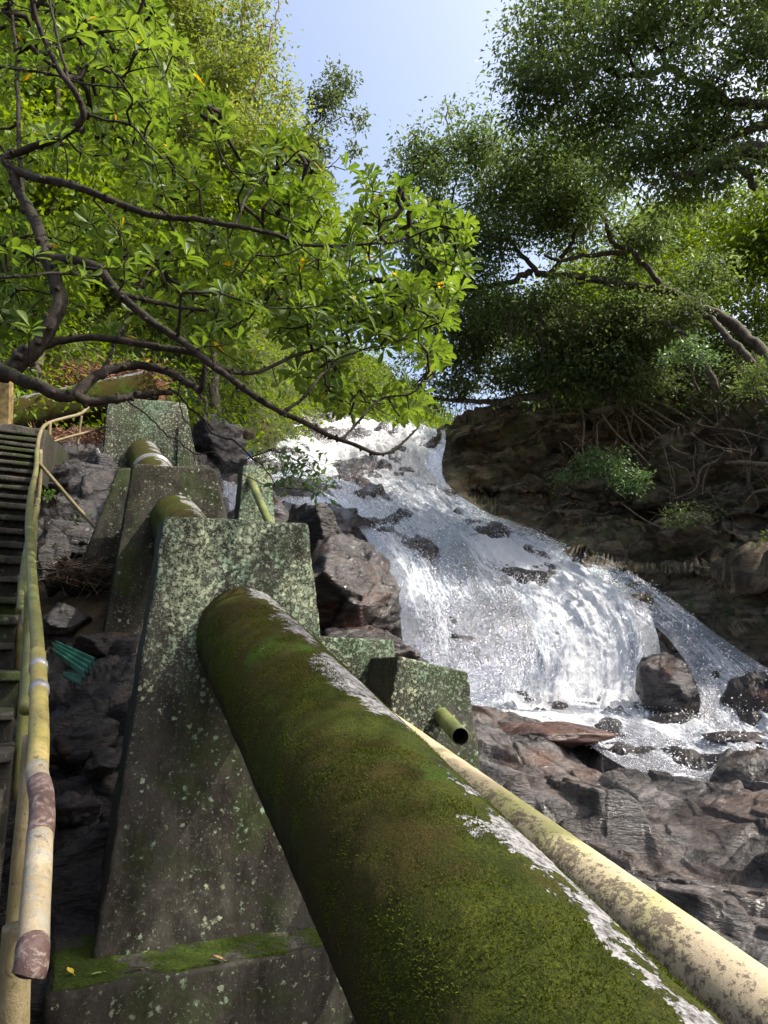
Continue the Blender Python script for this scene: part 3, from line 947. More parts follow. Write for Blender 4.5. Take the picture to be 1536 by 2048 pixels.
# ------------------------------------------------------------------ left gully
GUL = tps([
    (-100, 870, 13), (60, 880, 12.4), (150, 870, 12.6), (300, 860, 13.4), (450, 850, 16), (520, 850, 18),
    (60, 930, 11.2), (150, 930, 10.8), (300, 930, 11.5), (450, 960, 13.2), (-100, 930, 12),
    (120, 1010, 9.8), (180, 1030, 9.2), (300, 1050, 9.6), (450, 1080, 10.8),
    (100, 1120, 8.6), (180, 1130, 8.2), (320, 1150, 8.4), (500, 1200, 8.8),
    (100, 1200, 7.6), (200, 1215, 7.3), (350, 1250, 7.3), (520, 1300, 7.4),
    (100, 1300, 6.6), (200, 1330, 6.2), (350, 1380, 6.0), (560, 1450, 5.9),
    (100, 1450, 5.4), (200, 1480, 5.2), (350, 1550, 5.0), (600, 1600, 5.0),
    (100, 1560, 4.75), (200, 1570, 4.7), (100, 1620, 4.5), (200, 1640, 4.5),
    (100, 1780, 4.2), (200, 1800, 4.15), (400, 1800, 4.2), (700, 1800, 4.3),
    (60, 1950, 3.7), (300, 2000, 3.6), (700, 2000, 3.6), (60, 2200, 2.9), (700, 2200, 2.9), (-150, 1500, 5), (-150, 2000, 3.5), (-150, 1200, 7.6)])


def build_gully():
    n, m = 330, 200
    PX, PY = np.meshgrid(np.linspace(-150, 640, m), np.linspace(862, 2250, n))
    Gg = P(PX, PY, GUL(PX, PY))
    Nn = grid_normals(Gg); Nn = Nn * np.sign((Nn * (CAM - Gg)).sum(-1, keepdims=True) + 1e-9)
    q = Gg.reshape(-1, 3)
    d = rocky(q, [((.8, .7, .4), rot('Y', 20), .15, .7), ((.3, .25, .16), rot('Y', 20), .06, .6), ((.1, .09, .06), rot('Z', 20), .02, .5)], 300)
    rk = .35 + .65 * (1 - sstep(1160, 1200, PY.ravel()) * sstep(1330, 1250, PY.ravel()))
    q = q + Nn.reshape(-1, 3) * (d * rk)[:, None]
    F = grid_faces(n, m, (PX < np.interp(PY, [860, 1000, 1100, 1250], [430, 450, 520, 660])) & ((PY < 1890) | (PX < 110)))
    ground = ((PY > 1165) & (PY < 1270) & (PX < 260)).ravel()[F].all(1)
    me = mesh('gully', q, F, MAT['rock_left'], True)
    me.materials.append(MAT['soil'])
    me.polygons.foreach_set('material_index', ground.astype(np.int32))
    o = link('gully_ground', me, None, 'structure')
    o['label'] = 'rocky gully floor between the stairs and the concrete piers'


build_gully()
grp = 'stones lying in the gully beside the stairs'
for k, (px, py, Y, a, b, c, lab) in enumerate([
    (165, 1085, 8.6, .34, .4, .30, 'large pale grey slab with fern above, under the brace pipe'),
    (112, 1130, 7.6, .16, .22, .42, 'upright dark mossy stone right beside the handrail'),
    (120, 1245, 6.9, .22, .25, .20, 'dark rounded stone at the shaded foot of the sunlit soil'),
    (195, 1290, 6.6, .20, .2, .13, 'broken tan stone above the teal corrugated sheet'),
    (165, 1175, 7.7, .24, .22, .14, 'low stone under the heap of dead twigs'),
    (180, 1480, 5.0, .17, .2, .14, 'cracked mossy stone above the small water step'),
    (125, 1500, 5.0, .13, .16, .12, 'dark angular stone next to the yellow handrail'),
    (205, 1530, 4.8, .12, .16, .10, 'flat stone leaning on the pier foot'),
    (150, 970, 10.6, .50, .5, .50, 'big rough rock face under the landing rail'),
    (190, 960, 10.9, .35, .4, .55, 'dark cleft rock against the far pier')]):
    boulder('stone', px, py, Y, a, b, c, MAT['rock_left'], lab, 'stone', grp, 20 + k, 40, 1.1)

boulder('stone', 160, 1625, 4.62, .13, .15, .13, MAT['rock_wet'], 'black wet rock glistening behind the lowest handrail', 'stone', grp, 50, 40, 1.1)
boulder('stone', 165, 1765, 4.35, .12, .15, .10, MAT['rock_wet'], 'lower black wet rock beside the left edge of the nearest pier', 'stone', grp, 51, 40, 1.1)

# ------------------------------------------------------------------ stairs
EH = nrm(np.array([-.455, .89, 0])); EP = np.array([-EH[1], EH[0], 0])   # EP points left
stairs = empty('stone_stairs', EH * 3 + np.array([0, 0, -.8]), 'worn stone stairway climbing at the left edge beside the pipe handrail', 'stairs')
run, rise = .33, .168


def block(c8, res=.06, bev=.016, amp=.010, sd=0, m=None, name='block'):
    """c8: 4 bottom then 4 top corners -> subdivided, bevelled, roughened mesh"""
    import bmesh
    bm = bmesh.new()
    vs = [bm.verts.new(Vector(p)) for p in c8]
    for f in ((3, 2, 1, 0), (4, 5, 6, 7), (0, 1, 5, 4), (1, 2, 6, 5), (2, 3, 7, 6), (3, 0, 4, 7)):
        bm.faces.new([vs[i] for i in f])
    bmesh.ops.recalc_face_normals(bm, faces=bm.faces)
    if bev: bmesh.ops.bevel(bm, geom=list(bm.edges), offset=bev, segments=2, affect='EDGES', profile=.6)
    if res:
        for _ in range(6):
            es = [e for e in bm.edges if e.calc_length() > res]
            if not es or len(bm.verts) > 30000: break
            bmesh.ops.subdivide_edges(bm, edges=es, cuts=1, use_grid_fill=True)
    bmesh.ops.triangulate(bm, faces=[f for f in bm.faces if len(f.verts) > 4])
    bm.normal_update()
    if amp:
        co = np.array([v.co[:] for v in bm.verts]); no = np.array([v.normal[:] for v in bm.verts])
        d = fbm(co * 3 + sd, 3, 11) * amp * 1.5 + fbm(co * 14 + sd, 3, 12) * amp
        co = co + no * d[:, None]
        for v, c in zip(bm.verts, co): v.co = c
    me = bpy.data.meshes.new(name); bm.to_mesh(me); bm.free()
    for p in me.polygons: p.use_smooth = True
    me.materials.append(m)
    return me


for k in range(-2, 28):
    H = 1.75 + k * run
    z = .51 * (H - 1.52) - 1.52
    j = random.uniform(-.012, .012)
    a = EH * H; b = EH * (H + run + .14)
    r0 = EP * (-.03 + random.uniform(-.03, .03)); r1 = EP * 1.5
    zt, zb = z + j, z - .62
    c = [a + r0, b + r0, b + r1, a + r1]
    c8 = [np.array([*p[:2], zb]) for p in c] + [np.array([*p[:2], zt + random.uniform(-.006, .006)]) for p in c]
    ft = EH * .045 + np.array([0, 0, 0])
    c8b = [p + ft for p in c8[:4]] + [np.array([*(p + ft)[:2], zt - .045]) for p in c8[4:]]
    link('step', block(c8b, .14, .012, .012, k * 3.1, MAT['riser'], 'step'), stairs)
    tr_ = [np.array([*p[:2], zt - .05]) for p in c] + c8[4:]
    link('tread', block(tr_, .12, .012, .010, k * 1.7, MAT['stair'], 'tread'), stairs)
H = 1.75 + 28 * run; z = .51 * (H - 1.52) - 1.52
c = [EH * H - EP * .1, EH * (H + 2.4) - EP * .9, EH * (H + 2.4) + EP * 2, EH * H + EP * 1.6]
link('landing', block([np.array([*p[:2], z - .8]) for p in c] + [np.array([*p[:2], z]) for p in c], .25, .02, .02, 5, MAT['stair'], 'landing'), stairs)

# ------------------------------------------------------------------ concrete piers
HD = nrm(np.array([-.379, .925, 0])); WD = np.array([HD[1], -HD[0], 0])


def pier(name, front, anchor, thick_b, thick_t, m, label, parent=None, cat='pier', group=None, back=.06, res=.05):
    """front: pixel corners BL, BR, TR, TL on a plane through anchor (px,py,Y) facing -HD; the face leans back"""
    p0 = P(*anchor)
    n = nrm(HD + np.array([0, 0, -back * 1.0]))
    f = [on_plane(px, py, p0, n) for px, py in front]
    c8 = [f[0], f[1], f[1] + HD * thick_b, f[0] + HD * thick_b, f[3], f[2], f[2] + HD * thick_t, f[3] + HD * thick_t]
    base = (c8[0] + c8[2]) / 2
    me = block([c - base for c in c8], res, .018, .011, base[0] * 5, m, name)
    o = link(name, me, parent)
    o.location = Vector(base) if parent is None else Vector(base) - parent.location
    return tag(o, label, cat if parent is None else None, group), c8


pg = 'concrete piers carrying the mossy pipe'
p1 = empty('concrete_pier', P(400, 1900, 3.9), 'nearest concrete pier, tapered, its top crusted with pale green lichen', 'pier', pg)
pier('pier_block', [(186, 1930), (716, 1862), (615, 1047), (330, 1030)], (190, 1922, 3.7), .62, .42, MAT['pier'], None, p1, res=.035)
foot_z = P(190, 1922, 3.7)[2]


def at_z(px, py, z):
    d = ray(px, py); return CAM + d * ((z - CAM[2]) / d[2])


fa, fb = at_z(92, 1992, foot_z), at_z(900, 1850, foot_z)
c = [fa, fb, fb + HD * 1.6, fa + HD * 1.6]
c8 = [p + np.array([0, 0, -1.2]) - HD * .05 for p in c] + c
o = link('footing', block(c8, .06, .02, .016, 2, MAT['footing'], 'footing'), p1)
# mossy skin of the ledge, a thin slab 8 mm proud
e = .02
c = [fa + WD * e + HD * e, fb + HD * e, fb + HD * .85, fa + WD * e + HD * .85]
c8 = [p + np.array([0, 0, -.03]) for p in c] + [p + np.array([0, 0, .012]) for p in c]
o = link('moss_layer', block(c8, .03, .008, .012, 8, MAT['ledge'], 'moss_layer'), p1)

p2 = empty('concrete_pier', P(320, 1320, 7.2), 'second concrete pier, dark, directly behind the lichened one', 'pier', pg)
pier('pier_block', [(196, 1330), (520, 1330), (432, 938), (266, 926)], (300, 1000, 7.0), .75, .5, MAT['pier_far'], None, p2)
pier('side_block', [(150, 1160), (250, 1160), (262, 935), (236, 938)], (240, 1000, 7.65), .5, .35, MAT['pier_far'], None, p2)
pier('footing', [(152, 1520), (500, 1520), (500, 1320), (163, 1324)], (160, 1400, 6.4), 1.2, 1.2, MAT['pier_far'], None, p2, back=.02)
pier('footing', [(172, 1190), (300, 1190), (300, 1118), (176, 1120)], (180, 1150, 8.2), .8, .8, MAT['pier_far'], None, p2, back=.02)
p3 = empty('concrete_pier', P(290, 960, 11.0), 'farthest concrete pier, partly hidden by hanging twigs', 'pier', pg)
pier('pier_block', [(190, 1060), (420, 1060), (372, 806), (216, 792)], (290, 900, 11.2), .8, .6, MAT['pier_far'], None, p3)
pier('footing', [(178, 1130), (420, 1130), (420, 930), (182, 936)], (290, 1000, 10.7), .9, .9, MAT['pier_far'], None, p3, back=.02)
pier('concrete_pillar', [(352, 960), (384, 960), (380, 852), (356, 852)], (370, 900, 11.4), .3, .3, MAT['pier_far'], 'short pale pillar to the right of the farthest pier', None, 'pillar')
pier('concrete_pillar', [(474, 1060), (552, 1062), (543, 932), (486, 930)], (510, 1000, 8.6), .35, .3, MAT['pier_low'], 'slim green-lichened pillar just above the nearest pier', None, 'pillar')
# lower walls right of the pipe
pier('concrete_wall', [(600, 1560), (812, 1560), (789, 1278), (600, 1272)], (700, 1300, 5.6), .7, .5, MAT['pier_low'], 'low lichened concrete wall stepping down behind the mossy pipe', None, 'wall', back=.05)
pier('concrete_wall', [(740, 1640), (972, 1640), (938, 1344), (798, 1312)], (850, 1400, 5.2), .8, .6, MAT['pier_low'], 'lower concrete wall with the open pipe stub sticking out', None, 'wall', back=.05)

# ------------------------------------------------------------------ pipes
def pipe_mesh(name, A, B, r, m, segs, sides=96, lump=0.0, upv=np.array([0, 0, 1.0]), wall=None):
    A = np.asarray(A, float); B = np.asarray(B, float)
    T = nrm(B - A); side = nrm(np.cross(T, upv)); up = np.cross(side, T)
    t = np.linspace(0, 1, segs)
    u = np.linspace(0, 1, sides + 1)
    th = (u - .5) * 2 * math.pi          # 0 = top
    C = A[None] + (B - A)[None] * t[:, None]
    R = up[None] * np.cos(th)[:, None] + (side)[None] * np.sin(th)[:, None]
    V = C[:, None] + R[None] * r
    if lump:
        q = V.reshape(-1, 3)
        d = (fbm(q * 7, 3, 3) * .6 + fbm(q * 28, 3, 4) * .5).reshape(segs, sides + 1) * lump
        d[:, -1] = d[:, 0]
        V = V + R[None] * d[..., None]
    L = np.linalg.norm(B - A)
    uv = np.stack([np.broadcast_to(u[None], (segs, sides + 1)), np.broadcast_to((t * L)[:, None], (segs, sides + 1))], -1)
    return mesh(name, V.reshape(-1, 3), grid_faces(segs, sides + 1), m, True, uv.reshape(-1, 2)), (C, R, up, side, T)


R0 = .262
vp = nrm(ray(211, 880))
n1 = nrm(HD + np.array([0, 0, -.06]))
C1 = on_plane(488, 1274, P(190, 1922, 3.7), n1)
A0 = C1 - vp * 4.2
B0 = C1 + vp * 9.6
mp = empty('mossy_pipe', C1, 'thick moss-covered water pipe running diagonally down to the lower right', 'pipe')
# A -> B runs away from the viewer; sin(th)>0 is the right side
me, PF = pipe_mesh('pipe_barrel', A0, C1 + vp * .3, R0, MAT['moss_pipe'], 520, 150, .007)
link('pipe_barrel', me, mp)
CB = P(352, 1042, 7.0 + .15); CC = P(287, 912, 11.2)
for a_, b_ in ((C1 + vp * .2, CB), (CB - nrm(CC - CB) * .1, CC + nrm(CC - CB) * 1.5)):
    me, _ = pipe_mesh('pipe_barrel', a_, b_, R0, MAT['moss_pipe'], 160, 64, .008)
    link('pipe_barrel', me, mp)
# collar on the pipe between the second and third piers
v2 = nrm(CC - CB); q0 = CB + (CC - CB) * .62
link('clamp_ring', mesh('clamp_ring', *tube([q0 - v2 * .05, q0 + v2 * .05], R0 + .03, 48), MAT['steel']), mp)
# moss tufts
rng = np.random.default_rng(3)
cnt = 110000
tt = rng.uniform(.02, .93, cnt) ** 1.0
u_ = rng.uniform(.22, .80, cnt)
L0 = np.linalg.norm(C1 - A0)
pos = A0 + vp * (tt * L0)[:, None]
th = (u_ - .5) * 2 * math.pi
up_, side_ = PF[2], PF[3]
rd = up_[None] * np.cos(th)[:, None] + side_[None] * np.sin(th)[:, None]
pp = pos + rd * (R0 - .001)
cl = fbm(pp * 11, 3, 61)
bare = (np.abs(u_ - .558 + .03 * fbm(pp * 9, 3, 62)) < .034)
k = (cl > -.35) & (~bare) & (u_ > .26 + .10 * fbm(pp * 2, 2, 3))
pp, rd = pp[k], rd[k]; cnt = len(pp)
ln = rng.uniform(.003, .008, cnt) * (1 + cl[k])
ax = nrm(rd + rng.normal(0, .45, (cnt, 3))); sd = nrm(np.cross(ax, rng.normal(0, 1, (cnt, 3)))) * .0017
V = np.stack([pp - sd, pp + sd, pp + ax * ln[:, None]], 1).reshape(-1, 3)
mm_ = m_leaf('moss_tuft', (.028, .040, .004), (.080, .096, .010), None, .25, .8, .1, 3.0)
link('moss', mesh('moss', V, np.arange(cnt * 3).reshape(-1, 3), mm_, False), mp, 'stuff')

# yellow pipe
ya = on_plane(872, 1530, P(850, 1500, 4.3), np.array([0, 1.0, 0]))
ya = P(800, 1482, 4.45); yb = P(1600, 2100, 1.98)
yd = nrm(yb - ya)
me, _ = pipe_mesh('yellow_pipe', yb + yd * .8, ya - yd * 1.6, .118, MAT['yellow_pipe'], 240, 64, .0015)
tag(link('yellow_pipe', me), 'peeling pale yellow pipe lying along the right side of the mossy pipe', 'pipe')


def hollow(name, A, B, r, w, m, minn, label, sides=40):
    A = np.asarray(A, float); B = np.asarray(B, float); T = nrm(B - A)
    t = empty(name, A, label, 'pipe')
    pts = [A + (B - A) * k for k in np.linspace(0, 1, 12)]
    V, F = tube(pts, r, sides, False)
    V2, F2 = tube(pts, r - w, sides, False)
    # rim
    n_ = 12
    i = (n_ - 1) * sides + np.arange(sides); j = (n_ - 1) * sides + (np.arange(sides) + 1) % sides
    Fr = np.stack([i, j, j + len(V), i + len(V)], -1)
    Vv = np.vstack([V, V2])
    link('pipe_wall', mesh('pipe_wall', Vv, np.vstack([F[0], Fr]), m), t)
    link('pipe_bore', mesh('pipe_bore', V2 * 1.0 + 0, F2[0][:, ::-1], minn), t)
    return t


sa = P(862, 1408, 5.75); sb = P(921, 1473, 4.55)
hollow('pipe_stub', sa, sb, .056, .006, MAT['green_pipe'], MAT['pipe_dark'], 'short green pipe stub with open dark mouth jutting from the lower wall')
tag(link('thin_pipe', mesh('thin_pipe', *tube([P(498, 950, 8.7), P(512, 985, 8.3), P(545, 1060, 7.6), P(600, 1180, 6.6)], .048, 16), MAT['green_pipe'])), 'thin green pipe slanting down beside the slim pillar', 'pipe')
# big dark pipe across the slope at the upper left
me, _ = pipe_mesh('hillside_pipe', P(-120, 870, 12.0), P(300, 775, 14.0), .36, MAT['moss_pipe'], 80, 48, .02)
tag(link('hillside_pipe', me), 'dark mossy pipe lying across the slope above the stair landing', 'pipe')
me, _ = pipe_mesh('valley_pipe', P(185, 806, 13.4), P(290, 786, 14.1), .15, MAT['post_yellow'], 60, 32, .01)
tag(link('valley_pipe', me), 'yellow painted pipe showing beyond the branches above the far pier', 'pipe')

# ------------------------------------------------------------------ handrail
rail = empty('handrail', P(60, 1960, 1.4), 'green and yellow bamboo-like pipe handrail beside the stairs, rusted at its near end', 'handrail')


def rtube(name, ctrl, r, m, n=60, sides=20, lump=.010):
    pts = curve(ctrl, n)
    X = P(pts[:, 0], pts[:, 1], pts[:, 2])
    V, F = tube(X, r, sides, True, lump, r * 100)
    return link(name, mesh(name, V, F, m), rail), X


rtube('top_rail', [(74, 898, 8.6), (72, 940, 7.4), (62, 990, 6.0), (58, 1050, 4.9), (62, 1120, 4.0), (66, 1190, 3.45), (72, 1250, 3.1), (76, 1310, 2.82)], .0265, MAT['rail_green'], 90)
rtube('rail_sleeve', [(75, 1306, 2.83), (77, 1340, 2.66), (78, 1400, 2.42), (78, 1480, 2.16), (74, 1545, 2.0)], .0285, MAT['rail_yellow'], 50)
rtube('rail_sleeve', [(73, 1538, 2.01), (76, 1560, 1.96), (81, 1580, 1.92)], .0288, MAT['rail_bare'], 12)
rtube('elbow', [(78, 1566, 1.935), (83, 1592, 1.88), (84, 1640, 1.80), (80, 1676, 1.735)], .0295, MAT['rail_rust'], 24)
rtube('near_rail', [(80, 1672, 1.74), (76, 1740, 1.64), (70, 1820, 1.53), (66, 1896, 1.44)], .0282, MAT['rail_bare'], 30)
rtube('elbow', [(66, 1890, 1.445), (64, 1915, 1.415), (61, 1938, 1.395), (56, 1952, 1.39)], .0292, MAT['rail_rust'], 24)
rtube('lower_rail', [(76, 1000, 7.0), (58, 1080, 5.2), (48, 1150, 4.4), (44, 1220, 3.85)], .026, MAT['rail_green'], 50)
rtube('lower_rail', [(70, 1020, 6.6), (66, 1100, 5.0), (56, 1180, 4.2), (53, 1240, 3.75), (60, 1262, 3.55), (58, 1330, 3.2), (52, 1420, 2.95)], .0265, MAT['rail_green'], 70)
rtube('post', [(80, 900, 8.6), (79, 960, 8.62), (72, 1035, 8.66)], .03, MAT['rail_tan'], 14)
rtube('post', [(44, 1150, 4.6), (38, 1260, 4.65), (36, 1420, 4.70)], .024, MAT['rail_green'], 20)
rtube('post', [(60, 1180, 3.5), (56, 1300, 3.5), (46, 1440, 3.5), (34, 1600, 3.5)], .026, MAT['rail_green'], 20)
rtube('post', [(64, 1470, 2.22), (54, 1600, 2.2), (42, 1720, 2.2), (30, 1860, 2.2), (24, 1930, 2.2)], .026, MAT['rail_tan'], 24)
rtube('post', [(36, 1850, 1.62), (30, 1950, 1.62), (26, 2100, 1.62)], .030, MAT['rail_tan'], 24)
for (px, py, Y) in ((77, 1335, 2.68), (78, 1381, 2.49)):
    a = P(px, py - 5, Y + .02); b = P(px, py + 5, Y - .02)
    link('wire_band', mesh('wire_band', *tube([a, b], .0325, 24), MAT['steel']), rail)
rail2 = empty('handrail', P(100, 880, 10.4), 'thin yellow-brown two-bar rail on the landing running toward the far pier', 'handrail')
for nm, ctrl, r in (('top_rail', [(74, 905, 8.6), (78, 875, 9.4), (86, 855, 10.0), (100, 845, 10.4), (130, 836, 10.7), (160, 828, 11), (176, 815, 11.3)], .026),
                    ('lower_rail', [(97, 887, 10.3), (130, 876, 10.6), (160, 868, 10.9), (190, 860, 11.2), (212, 852, 11.5)], .02),
                    ('post', [(100, 846, 10.35), (97, 898, 10.35)], .026), ('post', [(163, 832, 10.95), (155, 890, 10.95)], .02)):
    pts = curve(ctrl, 30)
    link(nm, mesh(nm, *tube(P(pts[:, 0], pts[:, 1], pts[:, 2]), r, 12), MAT['rail_tan']), rail2)
# diagonal brace pipe
tag(link('brace_pipe', mesh('brace_pipe', *tube([P(78, 926, 8.6), P(150, 1010, 8.2), P(214, 1080, 7.6)], .022, 12), MAT['rail_tan'])), 'thin diagonal pipe from the handrail down to the second pier', 'pipe')
# weathered timber post far left
pst = [P(-14, 890, 10.4), P(17, 890, 10.4), P(19, 755, 10.4), P(-12, 755, 10.4)]
bk = np.array([-.05, .22, 0])
tag(link('wooden_post', block([pst[0], pst[1], pst[1] + bk, pst[0] + bk, pst[3], pst[2], pst[2] + bk, pst[3] + bk], .12, .01, .01, 3, MAT['post_yellow'], 'wooden_post')),
    'weathered yellow and grey post at the left edge above the stairs', 'post')

# ------------------------------------------------------------------ corrugated sheets, fallen leaves, twigs
def corr(name, quad, waves, label, amp=.022, sd=0):
    a, b, c, d = [P(*q) for q in quad]
    n, m = waves * 10, 24
    u = np.linspace(0, 1, n)[:, None, None]; v = np.linspace(0, 1, m)[None, :, None]
    G_ = (a * (1 - u) + d * u) * (1 - v) + (b * (1 - u) + c * u) * v
    nr = nrm(np.cross(b - a, d - a)); nr = nr * np.sign(np.dot(nr, -a))
    G_ = G_ + nr * (np.sin(u * waves * 2 * math.pi) * amp)
    # torn end
    tear = .10 * fbm(np.stack([np.linspace(0, 6, n), 0 * np.linspace(0, 1, n), np.full(n, sd)], -1), 3, 8)
    G_ = G_ + ((b - a)[None, None] * (tear[:, None, None] * (1 - v) ** 2 * 1.2))
    top = G_ + nr * .002; bot = G_ - nr * .002
    V, F = join([(top.reshape(-1, 3), grid_faces(n, m)), (bot.reshape(-1, 3), grid_faces(n, m)[:, ::-1])])
    tag(link(name, mesh(name, V, F, MAT['teal'])), label, 'roofing sheet', 'broken corrugated roofing sheets')


corr('corrugated_sheet', [(110, 1283, 5.9), (192, 1318, 5.6), (165, 1352, 5.5), (108, 1306, 5.75)], 4, 'larger torn teal corrugated sheet wedged beside the second pier footing')
corr('corrugated_sheet', [(128, 1346, 5.8), (166, 1352, 5.6), (160, 1368, 5.5), (126, 1352, 5.7)], 3, 'small torn teal corrugated piece below the larger sheet', .014, 4)


def leaf_obj(name, c, L, w, yaw, pitch, roll, m, label, curl=.3):
    n = 9
    t = np.linspace(0, 1, n); wd = np.sin(np.clip(t * 1.05, 0, 1) * math.pi) ** .8 * w * (1.1 - .3 * t)
    V = []
    for k in range(n):
        for s in (-1, -.5, 0, .5, 1):
            V.append((s * wd[k], (t[k] - .5) * L, curl * wd[k] * abs(s) + .15 * L * (t[k] - .5) ** 2))
    V = np.array(V)
    stem = tube([(0, -.5 * L, .04 * L), (0.02 * L, -.8 * L, .02 * L)], .0012, 5)
    Vj, Fj = join([(V, grid_faces(n, 5)), stem])
    o = link(name, mesh(name, Vj, Fj, m))
    o.location = Vector(c); o.rotation_euler = (pitch, roll, yaw)
    return tag(o, label, 'leaf', 'fallen leaves on the mossy ledge')


lz = foot_z + .022
leaf_obj('fallen_leaf', at_z(140, 1941, lz + .01), .055, .014, .9, .25, .1, MAT['leaf_fallen_yellow'], 'small bright yellow fallen leaf at the left end of the ledge')
leaf_obj('fallen_leaf', at_z(193, 1947, lz), .055, .012, 2.4, .1, .1, MAT['leaf_fallen_green'], 'yellow-green fallen leaf with long stalk lying on the ledge')
leaf_obj('fallen_leaf', at_z(272, 1937, lz + .005), .075, .014, 1.9, .1, .5, MAT['leaf_fallen_green'], 'curled dull green leaf lying in the middle of the ledge')
leaf_obj('fallen_leaf', at_z(436, 1915, lz), .06, .016, 1.2, .2, .2, MAT['leaf_fallen_brown'], 'dry tan leaf on the ledge nearest the pipe')


def twig_heap(name, pts_fn, count, Lr, r, m, label, seed):
    rng = np.random.default_rng(seed); parts = []
    for k in range(count):
        c = pts_fn(rng)
        d = nrm(rng.normal(0, 1, 3) * np.array([1, 1, .45])) * rng.uniform(*Lr)
        mid = c + rng.normal(0, .04, 3)
        parts.append(tube([c - d / 2, mid, c + d / 2], r * rng.uniform(.5, 1.3), 3, False))
    V, F = join(parts)
    o = link(name, mesh(name, V, F, m), None, 'stuff'); tag(o, label, 'twigs')


twig_heap('dead_twigs', lambda r: P(r.uniform(115, 215), r.uniform(1125, 1170), r.uniform(7.3, 7.7)), 170, (.15, .6), .006, MAT['root'], 'tangle of dead twigs lying below the pale slab', 1)
twig_heap('dry_debris', lambda r: P(r.uniform(90, 330), r.uniform(735, 800), r.uniform(13.6, 15.2)), 900, (.3, .9), .010, MAT['litter'], 'reddish dry debris on the slope above the dark pipe', 2)
twig_heap('dry_debris', lambda r: P(r.uniform(20, 210), r.uniform(862, 885), r.uniform(11.4, 12)), 350, (.15, .5), .007, MAT['litter'], 'dead leaves and sticks on the landing under the dark pipe', 4)

# ------------------------------------------------------------------ hillside and far hill
HIL = tps([(-300, 900, 12.6), (0, 880, 13), (250, 850, 14.4), (420, 835, 17.5), (520, 820, 20),
           (-300, 500, 14.5), (0, 500, 16), (300, 500, 19), (500, 560, 24), (620, 600, 30),
           (-300, 0, 18), (0, 0, 20), (300, 50, 24), (450, 150, 28), (560, 300, 32), (-300, -300, 22), (300, -300, 30)])


def hil_top(px): return np.interp(px, [-300, 250, 400, 480, 540, 600, 680], [-300, -200, 60, 180, 330, 480, 760])


n, m = 120, 120
pxs = np.linspace(-300, 680, m)
PY = hil_top(pxs)[None] + (900 - hil_top(pxs)[None]) * np.linspace(0, 1, n)[:, None]
PX = np.broadcast_to(pxs[None], PY.shape)
HG = P(PX, PY, HIL(PX, PY)); hn = grid_normals(HG); hn *= np.sign((hn * -HG).sum(-1, keepdims=True))
HG = HG + hn * (fbm(HG.reshape(-1, 3) * .7, 4, 31).reshape(n, m) * .7)[..., None]
link('hillside', mesh('hillside', np.vstack([HG[0] + np.array([-2, 6, -1.]), HG.reshape(-1, 3)]), grid_faces(n + 1, m), MAT['green_hill']), None, 'structure')['label'] = 'overgrown slope rising at the upper left behind the branches'
n, m = 60, 140
fx = np.linspace(250, 1300, m)
rd_ = np.interp(fx, [250, 450, 560, 650, 760, 850, 920, 1000, 1150, 1300], [430, 540, 630, 680, 725, 800, 880, 870, 700, 600]) + 7 * vnoise(np.stack([fx / 25, 0 * fx, 0 * fx], -1), 3)
fy = rd_[None] + (960 - rd_[None]) * (1 - np.linspace(0, 1, n))[:, None]
FG = P(np.broadcast_to(fx[None], (n, m)), fy, 58 + 22 * np.linspace(0, 1, n)[:, None] + 0 * fx[None])
FG = np.concatenate([FG, FG[-1:] + np.array([0, 8, -2.0])]); n += 1
link('far_hill', mesh('far_hill', FG.reshape(-1, 3), grid_faces(n, m), MAT['green_hill']), None, 'structure')['label'] = 'wooded hill beyond the lip of the waterfall'

# ------------------------------------------------------------------ trees
T_SMALL = np.array([[0, 0, 0], [-.5, .45, .10], [0, 1, -.05], [.5, .45, .10]]); F_SMALL = np.array([[0, 1, 2], [0, 2, 3]])
_w = [.06, .34, .80, 1.0, .72, .10]; _y = [0, .22, .5, .72, .9, 1.0]
T_BIG = []
for k in range(6):
    for s in (-1, 0, 1):
        T_BIG.append((s * _w[k] * .5, _y[k], .10 * abs(s) * _w[k] - .35 * (_y[k] ** 2) * .5))
T_BIG = np.array(T_BIG); F_BIG = grid_faces(6, 3)


def leaf_frames(d, upn, rng):
    """d: leaf axis; upn: preferred normal"""
    y = nrm(d); x = nrm(np.cross(y, upn + rng.normal(0, .25, d.shape))); z = np.cross(x, y)
    return x, y, z


def leaves_mesh(name, c, x, y, z, L, W, T, F, m):
    n = len(c)
    V = c[:, None] + x[:, None] * (T[None, :, 0:1] * W[:, None, None]) + y[:, None] * (T[None, :, 1:2] * L[:, None, None]) + z[:, None] * (T[None, :, 2:3] * L[:, None, None])
    Fa = (F[None] + (np.arange(n) * len(T))[:, None, None]).reshape(-1, F.shape[1])
    return mesh(name, V.reshape(-1, 3), Fa, m, True)


